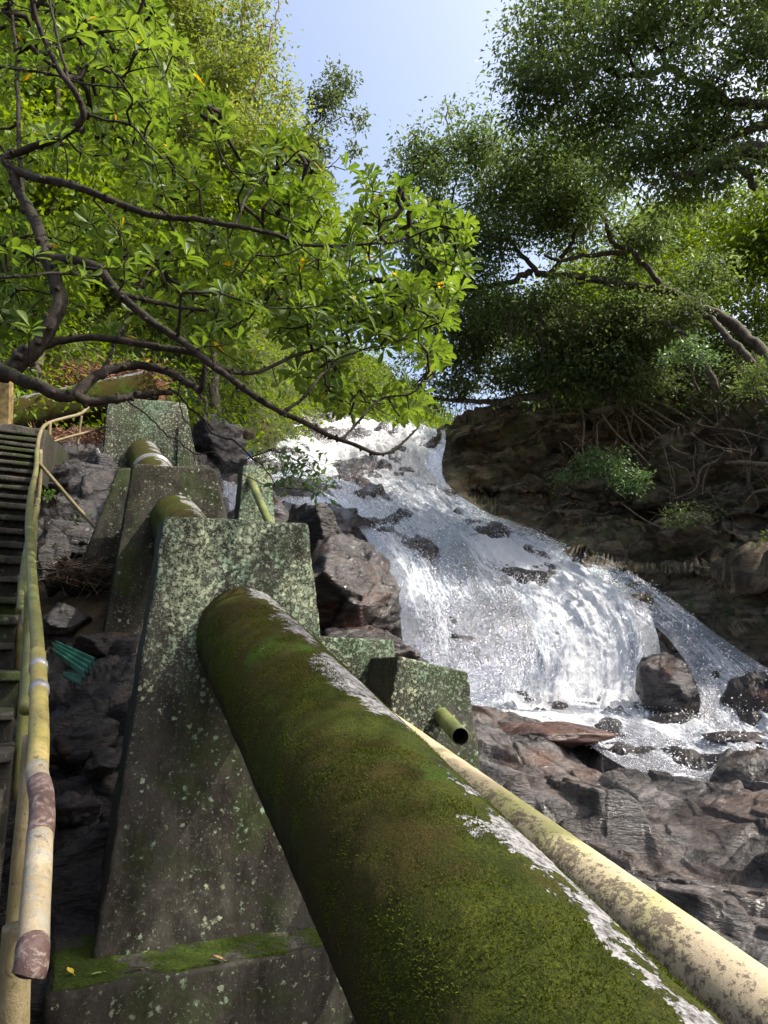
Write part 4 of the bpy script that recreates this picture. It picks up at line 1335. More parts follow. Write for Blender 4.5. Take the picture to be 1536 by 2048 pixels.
def grow(mains, targets, step, rng, bend=.12, r0=.004, pw=.42):
    """connect targets to the branch skeleton; returns segments (a,b,ra,rb) and parent direction per target"""
    P0 = np.vstack(mains); nm = len(P0)
    cap = nm + len(targets) * 14 + 10
    X = np.zeros((cap, 3)); X[:nm] = P0; par = -np.ones(cap, int); cnt = np.zeros(cap)
    n = nm; tip = np.zeros(len(targets), int)
    D0 = np.array([np.min(((P0 - t) ** 2).sum(1)) for t in targets])
    for ti in np.argsort(D0):
        t = targets[ti]
        d2 = ((X[:n] - t) ** 2).sum(1)
        j = int(np.argmin(d2)); L = math.sqrt(d2[j])
        k = int(min(12, max(1, math.ceil(L / step))))
        off = rng.normal(0, bend * L, 3); off[2] -= bend * L * .5
        prev = j
        for q in range(1, k + 1):
            f = q / k
            X[n] = X[j] * (1 - f) + t * f + off * math.sin(f * math.pi)
            par[n] = prev; prev = n; n += 1
        tip[ti] = prev
    for i in tip: cnt[i] += 1
    for i in range(n - 1, nm - 1, -1):
        if par[i] >= 0: cnt[par[i]] += cnt[i]
    r = r0 * np.maximum(cnt, 1) ** pw
    i = np.arange(nm, n); a = par[i]
    ra = np.where(a < nm, r[i] * 1.15, r[a])
    return X[a], X[i], np.minimum(ra, r[i] * 1.8), r[i], nrm(X[tip] - X[par[tip]])


def seg_mesh(name, A, B, ra, rb, m, sides=4):
    T = nrm(B - A)
    ref = np.where(np.abs(T[:, 2:3]) < .9, np.array([[0, 0, 1.0]]), np.array([[1.0, 0, 0]]))
    u = nrm(np.cross(T, ref)); v = np.cross(T, u)
    th = np.linspace(0, 2 * math.pi, sides, endpoint=False)
    R = u[:, None] * np.cos(th)[None, :, None] + v[:, None] * np.sin(th)[None, :, None]
    V = np.stack([A[:, None] + R * ra[:, None, None], B[:, None] + T[:, None] * (rb[:, None, None] * .5) + R * rb[:, None, None]], 1).reshape(-1, 3)
    n = len(A); j = np.arange(sides); j2 = (j + 1) % sides
    F = np.stack([j, j2, j2 + sides, j + sides], -1)
    return mesh(name, V, (F[None] + (np.arange(n) * 2 * sides)[:, None, None]).reshape(-1, 4), m, True)


def trace(ctrl, n=None, wob=.0, sd=0):
    c = np.array(ctrl, float); L = np.abs(np.diff(c[:, :2], axis=0)).sum()
    p = curve(ctrl, n or int(max(8, L / 9)))
    X = P(p[:, 0], p[:, 1], p[:, 2])
    if wob: X = X + np.stack([fbm(X * 4 + sd, 3, 71), fbm(X * 4 + sd, 3, 72), fbm(X * 4 + sd, 3, 73)], -1) * wob
    return X


def pad_points(pads, rng, dens, shell=.5):
    """pads: (px,py,Y, rx_px, ry_px, rdepth_m[, weight]); clump centres in the ellipsoids"""
    out = []
    for p in pads:
        if p[0] == 'w':
            n = int(dens * p[7] * p[4] * p[5] * 4)
            d = nrm(rng.normal(0, 1, (n, 3))) * (rng.uniform(0, 1, (n, 1)) ** shell)
            out.append(np.array(p[1:4]) + d * np.array(p[4:7]))
            continue
        px, py, Y, rx, ry, rd = p[:6]; w = p[6] if len(p) > 6 else 1.0
        mx, my = rx * Y / FPX, ry * Y / FPX
        n = max(3, int(dens * w * mx * my * 4))
        d = nrm(rng.normal(0, 1, (n, 3))) * (rng.uniform(0, 1, (n, 1)) ** shell)
        out.append(P(px, py, Y) + d * np.array([mx, rd, my]))
    return np.vstack(out)


def clump_leaves(C, per, cr, L, rng, droop=.3, flat=.6, upb=1.0, orient=.3):
    n = len(C) * per
    c = np.repeat(C, per, 0)
    sc = np.repeat(np.clip(rng.lognormal(-.1, .4, len(C)), .4, 1.7), per)[:, None]
    off = np.clip(rng.normal(0, 1, (n, 3)), -1.7, 1.7) * np.array([cr, cr, cr * flat]) * sc
    # each clump stretched along its own shoot
    sh = np.repeat(nrm(rng.normal(0, 1, (len(C), 3)) * np.array([1, 1, .45])), per, 0)
    off = off + sh * (rng.uniform(-1.3, 1.3, (n, 1)) * cr * .8)
    c = c + off
    d = nrm(off / cr * .7 + rng.normal(0, .8, (n, 3)) + np.array([0, 0, -droop]))
    up = nrm(rng.normal(0, orient + .4, (n, 3)) + np.array([0, 0, upb]))
    x, y, z = leaf_frames(d, up, rng)
    Ls = L * np.clip(rng.lognormal(0, .30, n), .5, 1.6)
    return c, x, y, z, Ls


DM, PM = 5.5, 1.6


def far_tree(name, label, mains, pads, leafm, barkm, seed, dens=3.0, per=36, cr=.28, L=.085, lw=.42, droop=.3, group=None, r0=.004, cat='tree', shell=.5, twr=.22, upb=1.0, base=None, flat=.6, world_mains=False):
    rng = np.random.default_rng(seed)
    mp_ = []; 
    b0 = np.array(mains[0][0][0], float) if world_mains else P(*mains[0][0][0]) if mains else P(pads[0][0], pads[0][1], pads[0][2])
    root = empty(name, b0 if base is None else base, label, cat, group)
    for k, (ctrl, ra, rb) in enumerate(mains):
        X = curve(ctrl, 40) if world_mains else trace(ctrl, wob=.10, sd=seed + k)
        mp_.append(X)
        rr = np.linspace(ra, rb, len(X))
        link('trunk' if k == 0 else 'branch', mesh('branch', *tube(X, rr, 10, True, .12, seed + k), barkm), root)
    if cat == 'tree': dens = dens * DM; per = int(per * PM); L = L * 1.3; lw = lw * 1.08
    C = pad_points(pads, rng, dens, shell)
    # thin out with noise so sky gaps show
    q = fbm(C * .9, 3, seed + 5)
    C = C[q > np.quantile(q, .30)]
    if not mp_:
        mp_.append(np.array([b0]))
    A, B, ra, rb, td = grow(mp_, C, .35, rng, .10, r0 * (1.5 if cat == 'tree' else 1))
    link('twigs', seg_mesh('twigs', A, B, ra, rb, barkm, 3), root, 'stuff')
    c, x, y, z, Ls = clump_leaves(C, per, cr, L, rng, droop, flat, upb)
    link('crown', leaves_mesh('crown', c, x, y, z, Ls, Ls * lw, T_SMALL, F_SMALL, leafm), root, 'stuff')
    return root, mp_


# --- the near tree on the left
near = empty('broadleaf_tree', P(-110, 770, 3.9), 'near tree at left with knobbly dark branches and rosettes of large glossy green leaves', 'tree')
near_mains = [
    ([(-110, 770, 3.95), (-40, 745, 3.9), (20, 742, 3.9), (60, 700, 3.9)], .095, .062),
    ([(20, 742, 3.9), (70, 700, 3.9), (100, 655, 3.9), (122, 600, 3.95), (108, 550, 4.0), (92, 515, 4.0), (72, 450, 4.05), (45, 395, 4.1), (28, 345, 4.1)], .058, .042),
    ([(28, 345, 4.1), (12, 318, 4.1), (40, 303, 4.1), (95, 290, 4.05), (140, 262, 4.0), (164, 232, 3.95), (150, 190, 3.9), (115, 140, 3.85), (85, 70, 3.8), (62, -20, 3.7), (50, -120, 3.6)], .034, .018),
    ([(28, 340, 4.1), (90, 358, 4.0), (160, 378, 3.9), (230, 405, 3.9), (300, 432, 3.9), (390, 440, 3.9), (470, 450, 3.95), (540, 462, 4.0), (620, 490, 4.1), (720, 488, 4.2), (800, 482, 4.3), (880, 455, 4.3)], .034, .006),
    ([(96, 522, 4.0), (150, 522, 3.95), (195, 535, 3.9), (240, 590, 3.85), (290, 635, 3.85), (360, 680, 3.8), (430, 735, 3.75), (500, 790, 3.7), (560, 825, 3.7), (640, 862, 3.75), (700, 885, 3.8), (760, 906, 3.85), (800, 886, 3.9), (835, 856, 3.95)], .040, .007),
    ([(60, 700, 3.9), (130, 682, 3.95), (220, 680, 4.0), (300, 690, 4.0), (370, 702, 3.95), (412, 716, 3.85)], .030, .024),
    ([(10, 748, 3.85), (80, 772, 3.8), (140, 790, 3.8), (195, 752, 3.9), (250, 735, 4.0), (320, 742, 4.05), (380, 770, 4.0), (402, 776, 3.9), (412, 722, 3.85)], .050, .018),
    ([(140, 790, 3.8), (175, 805, 3.85), (230, 800, 3.9), (290, 790, 4.0), (345, 785, 4.1)], .040, .020),
    ([(-60, 480, 4.4), (0, 495, 4.3), (50, 508, 4.15), (96, 522, 4.0)], .026, .030),
    ([(150, 195, 3.9), (120, 90, 4.0), (100, 20, 4.0), (90, -60, 4.0)], .014, .010),
    ([(160, 222, 3.95), (210, 240, 4.0), (262, 250, 4.05), (300, 290, 4.1), (345, 335, 4.2), (400, 380, 4.3)], .012, .006),
    ([(45, 395, 4.1), (40, 250, 4.3), (30, 120, 4.4), (20, 0, 4.4)], .022, .012),
    ([(-40, 130, 4.4), (40, 140, 4.3), (110, 150, 4.2), (180, 170, 4.1), (250, 175, 4.1)], .014, .006),
    ([(430, 735, 3.75), (500, 745, 3.9), (580, 715, 4.1), (650, 690, 4.2), (730, 640, 4.3), (820, 600, 4.4)], .018, .006),
    ([(560, 825, 3.7), (610, 790, 3.85), (650, 740, 4.0), (700, 710, 4.1), (760, 690, 4.2)], .014, .005),
    ([(680, 878, 3.8), (720, 840, 3.9), (760, 800, 4.0), (820, 790, 4.0), (850, 760, 4.0)], .011, .005),
    ([(240, 590, 3.85), (330, 610, 4.1), (420, 620, 4.3), (520, 600, 4.4), (640, 590, 4.5), (740, 560, 4.5)], .020, .006),
    ([(-60, 560, 3.6), (40, 555, 3.7), (120, 545, 3.9), (200, 552, 4.1), (290, 575, 4.3)], .012, .006),
    ([(195, 752, 3.9), (230, 690, 4.2), (260, 620, 4.4), (300, 540, 4.6), (350, 470, 4.8)], .018, .007),
    ([(470, 450, 3.95), (500, 380, 4.2), (560, 330, 4.4), (620, 330, 4.5)], .013, .005),
]
near_pts = []
rng = np.random.default_rng(41)
for k, (ctrl, ra, rb) in enumerate(near_mains):
    X = trace(ctrl, int(max(12, np.abs(np.diff(np.array(ctrl)[:, :2], axis=0)).sum() / 6)), .02, k)
    near_pts.append(X)
    rr = np.linspace(ra, rb, len(X)) * .86
    # knobs where old twigs broke off
    parts = [tube(X, rr * .92, 12, True, .22, k)]
    for i in range(3, len(X) - 2):
        if rng.uniform() < .42:
            d = nrm(rng.normal(0, 1, 3)); r = rr[i]
            parts.append(tube([X[i], X[i] + d * (r * 1.0 + .003), X[i] + d * (r * 1.25 + .008)], [r * .6 + .002, r * .4 + .003, r * .15 + .002], 6, True))
    V, F = join(parts)
    link('trunk' if k == 0 else 'branch', mesh('branch', V, F, MAT['bark_dark']), near)
poly = np.array([(-60, -80), (290, -80), (330, 40), (390, 140), (440, 215), (520, 240), (600, 275), (680, 320), (760, 345), (840, 400), (950, 450), (930, 560), (890, 640), (880, 700), (860, 810), (740, 840), (620, 780), (520, 780), (440, 700), (300, 700), (150, 660), (0, 700), (-60, 700)], float)


def inside(x, y, poly):
    r = np.zeros(len(x), bool); j = len(poly) - 1
    for i in range(len(poly)):
        xi, yi = poly[i]; xj, yj = poly[j]
        r ^= ((yi > y) != (yj > y)) & (x < (xj - xi) * (y - yi) / (yj - yi + 1e-9) + xi)
        j = i
    return r


cand = rng.uniform((-60, -80), (960, 800), (5200, 2))
cand = cand[inside(cand[:, 0], cand[:, 1], poly)]
w = vnoise(np.stack([cand[:, 0] / 75, cand[:, 1] / 60, 0 * cand[:, 0]], -1), 12)
den = np.interp(cand[:, 1] - cand[:, 0] * .12, [0, 450, 600, 700, 780], [1, 1, .85, .6, .38]) * np.interp(cand[:, 0], [0, 600, 900], [1, .85, .6])
keep = (rng.uniform(0, 1, len(cand)) < den * .95) & (w > -.30)
cand = cand[keep][:1380]
low = rng.uniform((560, 560), (915, 850), (520, 2))
low = low[inside(low[:, 0], low[:, 1], np.array([(560, 600), (760, 560), (915, 560), (905, 640), (885, 720), (865, 800), (780, 850), (690, 830), (640, 790), (580, 760)], float))]
low = low[vnoise(np.stack([low[:, 0] / 55, low[:, 1] / 45, 0 * low[:, 0]], -1), 15) > -.15]
cand = np.vstack([cand, low])
dep = rng.uniform(3.95, 5.9, len(cand)) + np.interp(cand[:, 1], [0, 800], [.3, 0]); dep = np.where(rng.uniform(0, 1, len(cand)) < .12, dep - .6, dep)
extra = np.array([(905, 425, 4.25), (925, 455, 4.2), (895, 455, 4.3), (940, 465, 4.25), (300, 95, 3.5), (345, 110, 3.45), (370, 130, 3.45), (270, 110, 3.5), (330, 150, 3.5), (480, 600, 3.4), (505, 610, 3.4),
                  (445, 585, 3.5), (345, 500, 3.5), (310, 520, 3.5), (370, 515, 3.5), (855, 705, 3.9), (840, 695, 3.95), (115, 80, 3.4), (255, 60, 3.5), (215, 440, 3.6), (510, 510, 3.7), (690, 340, 4.2), (735, 355, 4.2), (800, 380, 4.3), (600, 300, 4.3)])
tg = np.vstack([P(cand[:, 0], cand[:, 1], dep), P(extra[:, 0], extra[:, 1], extra[:, 2])])
A, B, ra, rb, td = grow(near_pts, tg, .12, rng, .12, .0032, .42)
link('twigs', seg_mesh('twigs', A, B, ra, rb, MAT['bark_dark'], 5), near, 'stuff')
per = 8
ax = nrm(td * .8 + np.array([0, -.1, .75]))
nR = len(tg)
ph = rng.uniform(0, 6.28, (nR, 1)) + np.arange(per)[None] * 2.4
e1 = nrm(np.cross(ax, np.array([1.0, .2, .1]))); e2 = np.cross(ax, e1)
rad = e1[:, None] * np.cos(ph)[..., None] + e2[:, None] * np.sin(ph)[..., None]
lift = rng.uniform(.15, .95, (nR, per, 1))
d = nrm(rad + ax[:, None] * lift + rng.normal(0, .15, (nR, per, 3)))
c = tg[:, None] + ax[:, None] * (rng.uniform(-.03, .02, (nR, per, 1))) + d * .012
Ls = rng.uniform(.075, .118, (nR, per)) * rng.uniform(.8, 1.15, (nR, 1))
keepl = rng.uniform(0, 1, (nR, per)) < .9
d, c, Ls = d[keepl], c[keepl], Ls[keepl]
upn = np.repeat(ax[:, None], per, 1)[keepl]
x, y, z = leaf_frames(d, upn, rng)
Wd = Ls * rng.uniform(.30, .42, len(Ls))
fw = c @ np.array([0, CP, SP]); vx = (c[:, 0] / fw) * FPX + 768; vy = 1024 - (c @ np.array([0, -SP, CP])) / fw * FPX
vis = (vx > 0) & (vx < 1536) & (vy > 0) & (vy < 2048)
order = np.argsort(np.where(vis, -Ls / fw, 0))[:300]
msk = np.ones(len(c), bool); msk[order] = False
link('leaves', leaves_mesh('leaves', c[msk], x[msk], y[msk], z[msk], Ls[msk], Wd[msk], T_BIG, F_BIG, MAT['leaf_near']), near, 'stuff')
lme = mesh('leaf', T_BIG, F_BIG, MAT['leaf_near'])
m2, nt2 = None, None
for i in order:
    o = bpy.data.objects.new('leaf', lme)
    M = Matrix(((x[i][0] * Wd[i], y[i][0] * Ls[i], z[i][0] * Ls[i], c[i][0] - near.location[0]), (x[i][1] * Wd[i], y[i][1] * Ls[i], z[i][1] * Ls[i], c[i][1] - near.location[1]),
                (x[i][2] * Wd[i], y[i][2] * Ls[i], z[i][2] * Ls[i], c[i][2] - near.location[2]), (0, 0, 0, 1)))
    COL.objects.link(o); o.parent = near; o.matrix_basis = M

# --- trees on the left hillside
hg = 'trees on the slope at the upper left'
far_tree('slender_tree', 'tall yellow-green tree with bare thin branches at the skyline top centre-left',
         [([(330, 620, 17), (380, 450, 17), (420, 300, 17.5), (470, 120, 18), (500, -60, 18)], .14, .04), ([(400, 350, 17.3), (460, 290, 17), (520, 150, 17), (560, 0, 17)], .05, .02), ([(420, 300, 17.5), (500, 150, 17.5), (580, 170, 17.5)], .05, .02)],
         [(380, 40, 17.5, 90, 120, 2), (470, 60, 17.5, 80, 100, 2, .8), (440, 180, 17, 110, 90, 2), (540, 200, 17.5, 60, 80, 1.5, .8), (520, 80, 18, 50, 90, 1.3, .45), (350, 260, 17, 110, 100, 2), (580, 300, 17, 50, 60, 1.2, .6), (470, 300, 16.5, 100, 80, 2)],
         MAT['leaf_yellow'], MAT['bark_light'], 101, 5.0, 30, .26, .09, .42, .3, hg)
far_tree('leafy_tree', 'dense bright green tree behind the near branches at the left',
         [([(60, 860, 13.5), (80, 650, 14), (110, 400, 14.5), (120, 100, 15)], .16, .05)],
         [(60, 100, 15, 160, 150, 2), (60, 350, 14.5, 160, 150, 2), (200, 230, 16, 120, 150, 2), (200, 480, 15.5, 140, 130, 2), (60, 560, 14, 150, 100, 1.5), (220, 30, 17, 110, 90, 2)],
         MAT['leaf_bright'], MAT['bark_grey'], 102, 2.6, 30, .34, .13, .45, .3, hg)
far_tree('leafy_tree', 'mid green tree filling the slope between the branches and the sky',
         [([(430, 840, 16.5), (430, 650, 17), (460, 480, 17.5), (540, 400, 18)], .13, .04)],
         [(420, 430, 17, 110, 90, 2), (540, 400, 17.5, 80, 70, 1.6), (620, 420, 18, 70, 70, 1.5), (400, 580, 16.5, 130, 90, 1.5, .8), (560, 520, 17, 110, 90, 1.6), (680, 470, 18.5, 60, 60, 1.4, .8), (660, 580, 18, 60, 70, 1.2, .5)],
         MAT['leaf_bright'], MAT['bark_grey'], 103, 3.0, 32, .30, .11, .42, .3, hg)
far_tree('slender_tree', 'thin tree with a lone leafy spray reaching into the open sky',
         [([(600, 480, 19), (600, 330, 19), (640, 230, 19), (680, 170, 19)], .06, .015), ([(620, 280, 19), (670, 240, 19), (720, 235, 19)], .02, .008), ([(600, 400, 19), (660, 330, 19), (710, 295, 19)], .02, .008)],
         [(680, 165, 19, 45, 28, .8, 1.2), (655, 215, 19, 42, 35, .8), (715, 235, 19, 25, 18, .5), (630, 290, 19, 38, 40, .9), (705, 300, 19, 22, 22, .5, .6), (640, 360, 19, 45, 40, .9), (700, 345, 19, 25, 25, .5, .5)],
         MAT['leaf_olive'], MAT['bark_grey'], 104, 5.5, 24, .16, .09, .42, .4, hg)
far_tree('hanging_shrub', 'loose green shrub over the far pier and yellow pipe',
         [([(420, 850, 12.5), (400, 780, 12.5), (360, 740, 12.5)], .03, .012)],
         [(330, 760, 12.3, 70, 35, .6), (420, 770, 12.5, 60, 45, .7), (250, 830, 11.6, 50, 25, .4, .5), (440, 830, 12.6, 50, 35, .6, .8), (300, 850, 10.6, 60, 45, .4, .5), (490, 790, 13.5, 50, 40, .6, .6)],
         MAT['leaf_bright'], MAT['bark_grey'], 105, 7.0, 22, .16, .085, .45, .3, None, .003, 'shrub')

# spray of small leaves hanging in front of the fall, from long thin shoots
far_tree('hanging_shoots', 'long thin shoots with small leaves hanging over the nearest pier in front of the falls',
         [([(330, 785, 5.2), (400, 830, 5.2), (470, 890, 5.2), (520, 935, 5.2), (570, 975, 5.2), (640, 1000, 5.2)], .010, .003), ([(250, 800, 5.5), (340, 860, 5.4), (450, 930, 5.3), (520, 960, 5.3)], .007, .003),
          ([(360, 750, 5.0), (372, 830, 5.0), (390, 930, 5.0)], .006, .003), ([(500, 915, 5.2), (560, 900, 5.2), (620, 935, 5.2), (655, 975, 5.2)], .005, .002)],
         [(590, 925, 5.2, 55, 35, .25), (620, 975, 5.2, 45, 30, .25), (560, 960, 5.2, 50, 30, .2, .7), (500, 905, 5.2, 35, 25, .2, .6), (640, 1000, 5.2, 30, 15, .15, .6), (400, 870, 5.1, 60, 50, .3, .25)],
         MAT['leaf_shrub'], MAT['bark_dark'], 106, 150, 10, .05, .056, .42, .2, None, .0016, 'branch', .6)

# --- banyans on the right
bg_ = 'banyan trees over the right bank'
R1, R1m = far_tree('banyan_tree', 'spreading banyan whose long pale limb reaches left above the waterfall',
    [([(1560, 800, 13.0), (1530, 720, 13.2), (1480, 660, 13.6), (1400, 612, 14), (1330, 582, 14.2), (1250, 570, 14.5), (1170, 556, 14.7), (1100, 548, 15), (1068, 545, 15)], .125, .07),
     ([(1068, 545, 15), (1030, 556, 15), (980, 572, 15.2), (930, 582, 15.3), (870, 605, 15.5)], .08, .025),
     ([(1072, 545, 15), (1045, 510, 15), (1010, 480, 15.2), (960, 470, 15.4), (900, 440, 15.6)], .06, .02),
     ([(1100, 548, 15), (1130, 510, 14.8), (1150, 470, 14.7), (1170, 430, 14.6), (1160, 380, 14.6), (1120, 330, 14.6)], .06, .02),
     ([(1330, 582, 14.2), (1280, 520, 14.2), (1240, 495, 14.3), (1212, 460, 14.4), (1208, 410, 14.5), (1195, 395, 14.5), (1150, 420, 14.6), (1120, 440, 14.7), (1070, 420, 14.8), (1020, 360, 15)], .07, .02),
     ([(1250, 505, 14.3), (1180, 512, 14.5), (1120, 520, 14.6), (1090, 510, 14.7)], .06, .03),
     ([(1180, 556, 14.7), (1130, 575, 14.6), (1090, 620, 14.5), (1070, 660, 14.4)], .04, .015),
     ([(900, 440, 15.6), (910, 340, 15.7), (895, 240, 15.8), (888, 200, 15.8)], .03, .01)],
    [(890, 225, 15.8, 32, 30, .8, 1.3), (905, 275, 15.8, 50, 35, 1), (820, 275, 15.8, 42, 22, .8), (860, 320, 15.6, 70, 40, 1.1), (960, 310, 15.5, 60, 45, 1.2), (800, 370, 15.6, 40, 30, .8, .6), (880, 400, 15.4, 80, 50, 1.4),
     (980, 390, 15.3, 80, 60, 1.6), (1060, 340, 15, 80, 60, 1.6), (1100, 420, 14.8, 90, 60, 1.6), (1150, 300, 14.6, 80, 50, 1.4), (1200, 380, 14.4, 70, 50, 1.4, .8), (900, 490, 15.3, 80, 50, 1.4, .8), (1000, 480, 15, 80, 50, 1.4, .7),
     (930, 560, 15.3, 70, 45, 1.3, .7), (860, 540, 15.4, 50, 50, 1, .7), (1180, 470, 14.5, 60, 40, 1, .4), (1010, 620, 15, 90, 40, 1.3, .7), (880, 640, 15.3, 60, 50, 1.2, .8), (1290, 470, 14.4, 60, 50, 1, .8), (1120, 610, 15, 80, 40, 1.2, .8), (1220, 610, 14.8, 80, 45, 1.2, .9), (1320, 650, 14.6, 80, 45, 1.2, .9), (1240, 540, 15.2, 60, 35, 1, .6), (1380, 560, 14.8, 70, 50, 1.2, .8), (840, 470, 15.8, 60, 50, 1, .7), (850, 600, 15.8, 60, 50, 1, .8), (800, 440, 16, 40, 35, .8, .5)],
    MAT['leaf_banyan'], MAT['bark_grey'], 201, 8.5, 34, .24, .078, .42, .55, bg_, .004)
R2, R2m = far_tree('banyan_tree', 'tall banyan canopy filling the top right corner against the bright sky',
    [([(1760, 620, 10.0), (1680, 470, 10.4), (1600, 360, 10.6), (1540, 312, 10.8), (1490, 300, 11), (1430, 330, 11.2), (1400, 345, 11.2), (1330, 348, 11.4)], .24, .05),
     ([(1510, 380, 11), (1495, 345, 11), (1470, 335, 11.1), (1430, 345, 11.2)], .06, .05),
     ([(1560, 230, 10.7), (1500, 260, 10.9), (1440, 285, 11.2), (1370, 300, 11.5), (1290, 325, 11.8)], .09, .02),
     ([(1640, 190, 10.2), (1500, 210, 10.8), (1420, 180, 11.2), (1340, 140, 11.6), (1290, 150, 11.8), (1240, 155, 12), (1190, 125, 12.2), (1130, 105, 12.4), (1080, 110, 12.5)], .09, .02),
     ([(1340, 140, 11.6), (1310, 90, 11.6), (1290, 30, 11.6), (1280, -40, 11.6)], .05, .02),
     ([(1240, 155, 12), (1200, 135, 12.1), (1170, 160, 12.2), (1120, 200, 12.4)], .03, .01),
     ([(1290, 150, 11.8), (1260, 110, 11.8), (1230, 60, 11.9), (1200, 0, 12)], .04, .015)],
    [(1060, 50, 12.4, 60, 35, 1, .7), (1040, 110, 12.5, 45, 45, 1, .8), (1110, 110, 12.3, 70, 60, 1.2, .7), (1050, 190, 12.4, 50, 45, 1, .8), (1120, 180, 12.2, 70, 50, 1.2), (1170, 30, 12, 80, 50, 1.2, .7), (1230, 110, 11.8, 80, 60, 1.3, .6),
     (1290, 50, 11.6, 90, 60, 1.3), (1380, 60, 11.4, 90, 70, 1.4), (1480, 50, 11, 90, 70, 1.4), (1400, 150, 11.3, 90, 60, 1.3, .9), (1500, 150, 10.9, 90, 60, 1.3), (1200, 220, 12, 80, 45, 1.2), (1290, 230, 11.8, 80, 50, 1.2),
     (1380, 240, 11.5, 80, 50, 1.2), (1470, 260, 11.1, 80, 50, 1.2, .9), (1330, 310, 11.6, 80, 45, 1.1), (1260, 330, 11.9, 70, 40, 1, .9), (1420, 350, 11.2, 70, 40, 1, .7), (1510, 330, 10.9, 50, 50, 1, .6), (1350, 380, 11.6, 60, 30, .8, .5), (1030, 240, 12.5, 30, 25, .7, .5),
     (1600, 100, 10.6, 90, 120, 1.5), (1620, 320, 10.4, 80, 90, 1.3, .8), (1200, -60, 11.8, 120, 50, 1.5), (1400, -70, 11.2, 140, 60, 1.6), (1600, -80, 10.5, 120, 80, 1.6)],
    MAT['leaf_banyan'], MAT['bark_grey'], 202, 8.0, 36, .24, .076, .42, .7, bg_, .004)
R4, R4m = far_tree('banyan_tree', 'low dark banyan hugging the cliff top with bare roots gripping the rock',
    [([(1230, 800, 15.4), (1200, 770, 15.5), (1150, 760, 15.6), (1080, 790, 16), (1020, 800, 16.5), (960, 803, 17), (900, 800, 17.3), (850, 798, 17.6)], .16, .03),
     ([(1200, 770, 15.5), (1190, 710, 15.3), (1170, 680, 15.2), (1110, 640, 15.2)], .09, .03),
     ([(1430, 780, 13.4), (1400, 700, 13.4), (1340, 650, 13.6), (1290, 640, 13.8)], .07, .03),
     ([(1540, 760, 12.8), (1470, 690, 13.0), (1420, 640, 13.4), (1400, 625, 13.6)], .08, .05)],
    [(900, 700, 16.5, 60, 45, 1.2, .9), (960, 670, 16, 80, 50, 1.4), (1060, 680, 15.5, 80, 50, 1.4), (900, 760, 16.8, 60, 35, 1.1, .9), (980, 740, 16.2, 90, 40, 1.4), (1080, 745, 15.7, 80, 45, 1.3), (1160, 690, 15.2, 80, 50, 1.3), (1190, 750, 15.2, 90, 45, 1.2),
     (1270, 700, 14.8, 70, 55, 1.2), (1290, 760, 14.7, 60, 30, .9, .8), (840, 770, 17, 40, 30, .8, .9), (850, 700, 17, 50, 40, .9, .9), (800, 720, 17.4, 35, 30, .8, .5), (1250, 640, 15, 70, 40, 1, .9), (1350, 640, 14.2, 70, 40, 1, .8)],
    MAT['leaf_olive'], MAT['bark_grey'], 203, 9.0, 36, .22, .075, .42, .4, bg_, .004)
far_tree('feathery_tree', 'sunlit lime green feathery tree far behind the banyans',
    [([(1350, 760, 24), (1350, 600, 24), (1340, 480, 24)], .16, .05)],
    [(1330, 440, 24, 80, 38, 2), (1390, 470, 23.5, 80, 55, 2), (1300, 500, 23.5, 70, 50, 2), (1260, 580, 23, 90, 60, 2, .9), (1360, 590, 23, 100, 70, 2)],
    MAT['leaf_bright'], MAT['bark_grey'], 204, 5.5, 34, .34, .10, .42, .2, None)
far_tree('leafy_tree', 'green sunlit tree at the right edge below the top canopy',
    [([(1560, 820, 17), (1550, 640, 17), (1520, 480, 17)], .18, .06)],
    [(1480, 430, 17, 70, 60, 1.5), (1540, 500, 16.5, 70, 80, 1.5), (1450, 530, 17, 80, 60, 1.6), (1520, 620, 16.5, 90, 70, 1.5), (1420, 640, 17, 90, 60, 1.5, .9), (1600, 420, 16, 90, 90, 1.5)],
    MAT['leaf_bright'], MAT['bark_dark'], 205, 6.0, 34, .30, .09, .42, .3, 'understory trees behind the banyans')
far_tree('leafy_tree', 'shaded tree showing between the banyan limbs above the cliff',
    [([(1200, 800, 19), (1180, 680, 19), (1150, 600, 19)], .15, .05)],
    [(1150, 600, 19.5, 90, 50, 2), (1240, 660, 18.5, 100, 60, 2), (1080, 680, 19.5, 80, 50, 2), (980, 640, 20, 70, 40, 1.8, .7), (1330, 700, 17.5, 90, 60, 1.6), (1180, 530, 19.5, 60, 30, 1.4, .5)],
    MAT['leaf_bright'], MAT['bark_grey'], 206, 6.5, 32, .32, .10, .42, .3, 'understory trees behind the banyans')

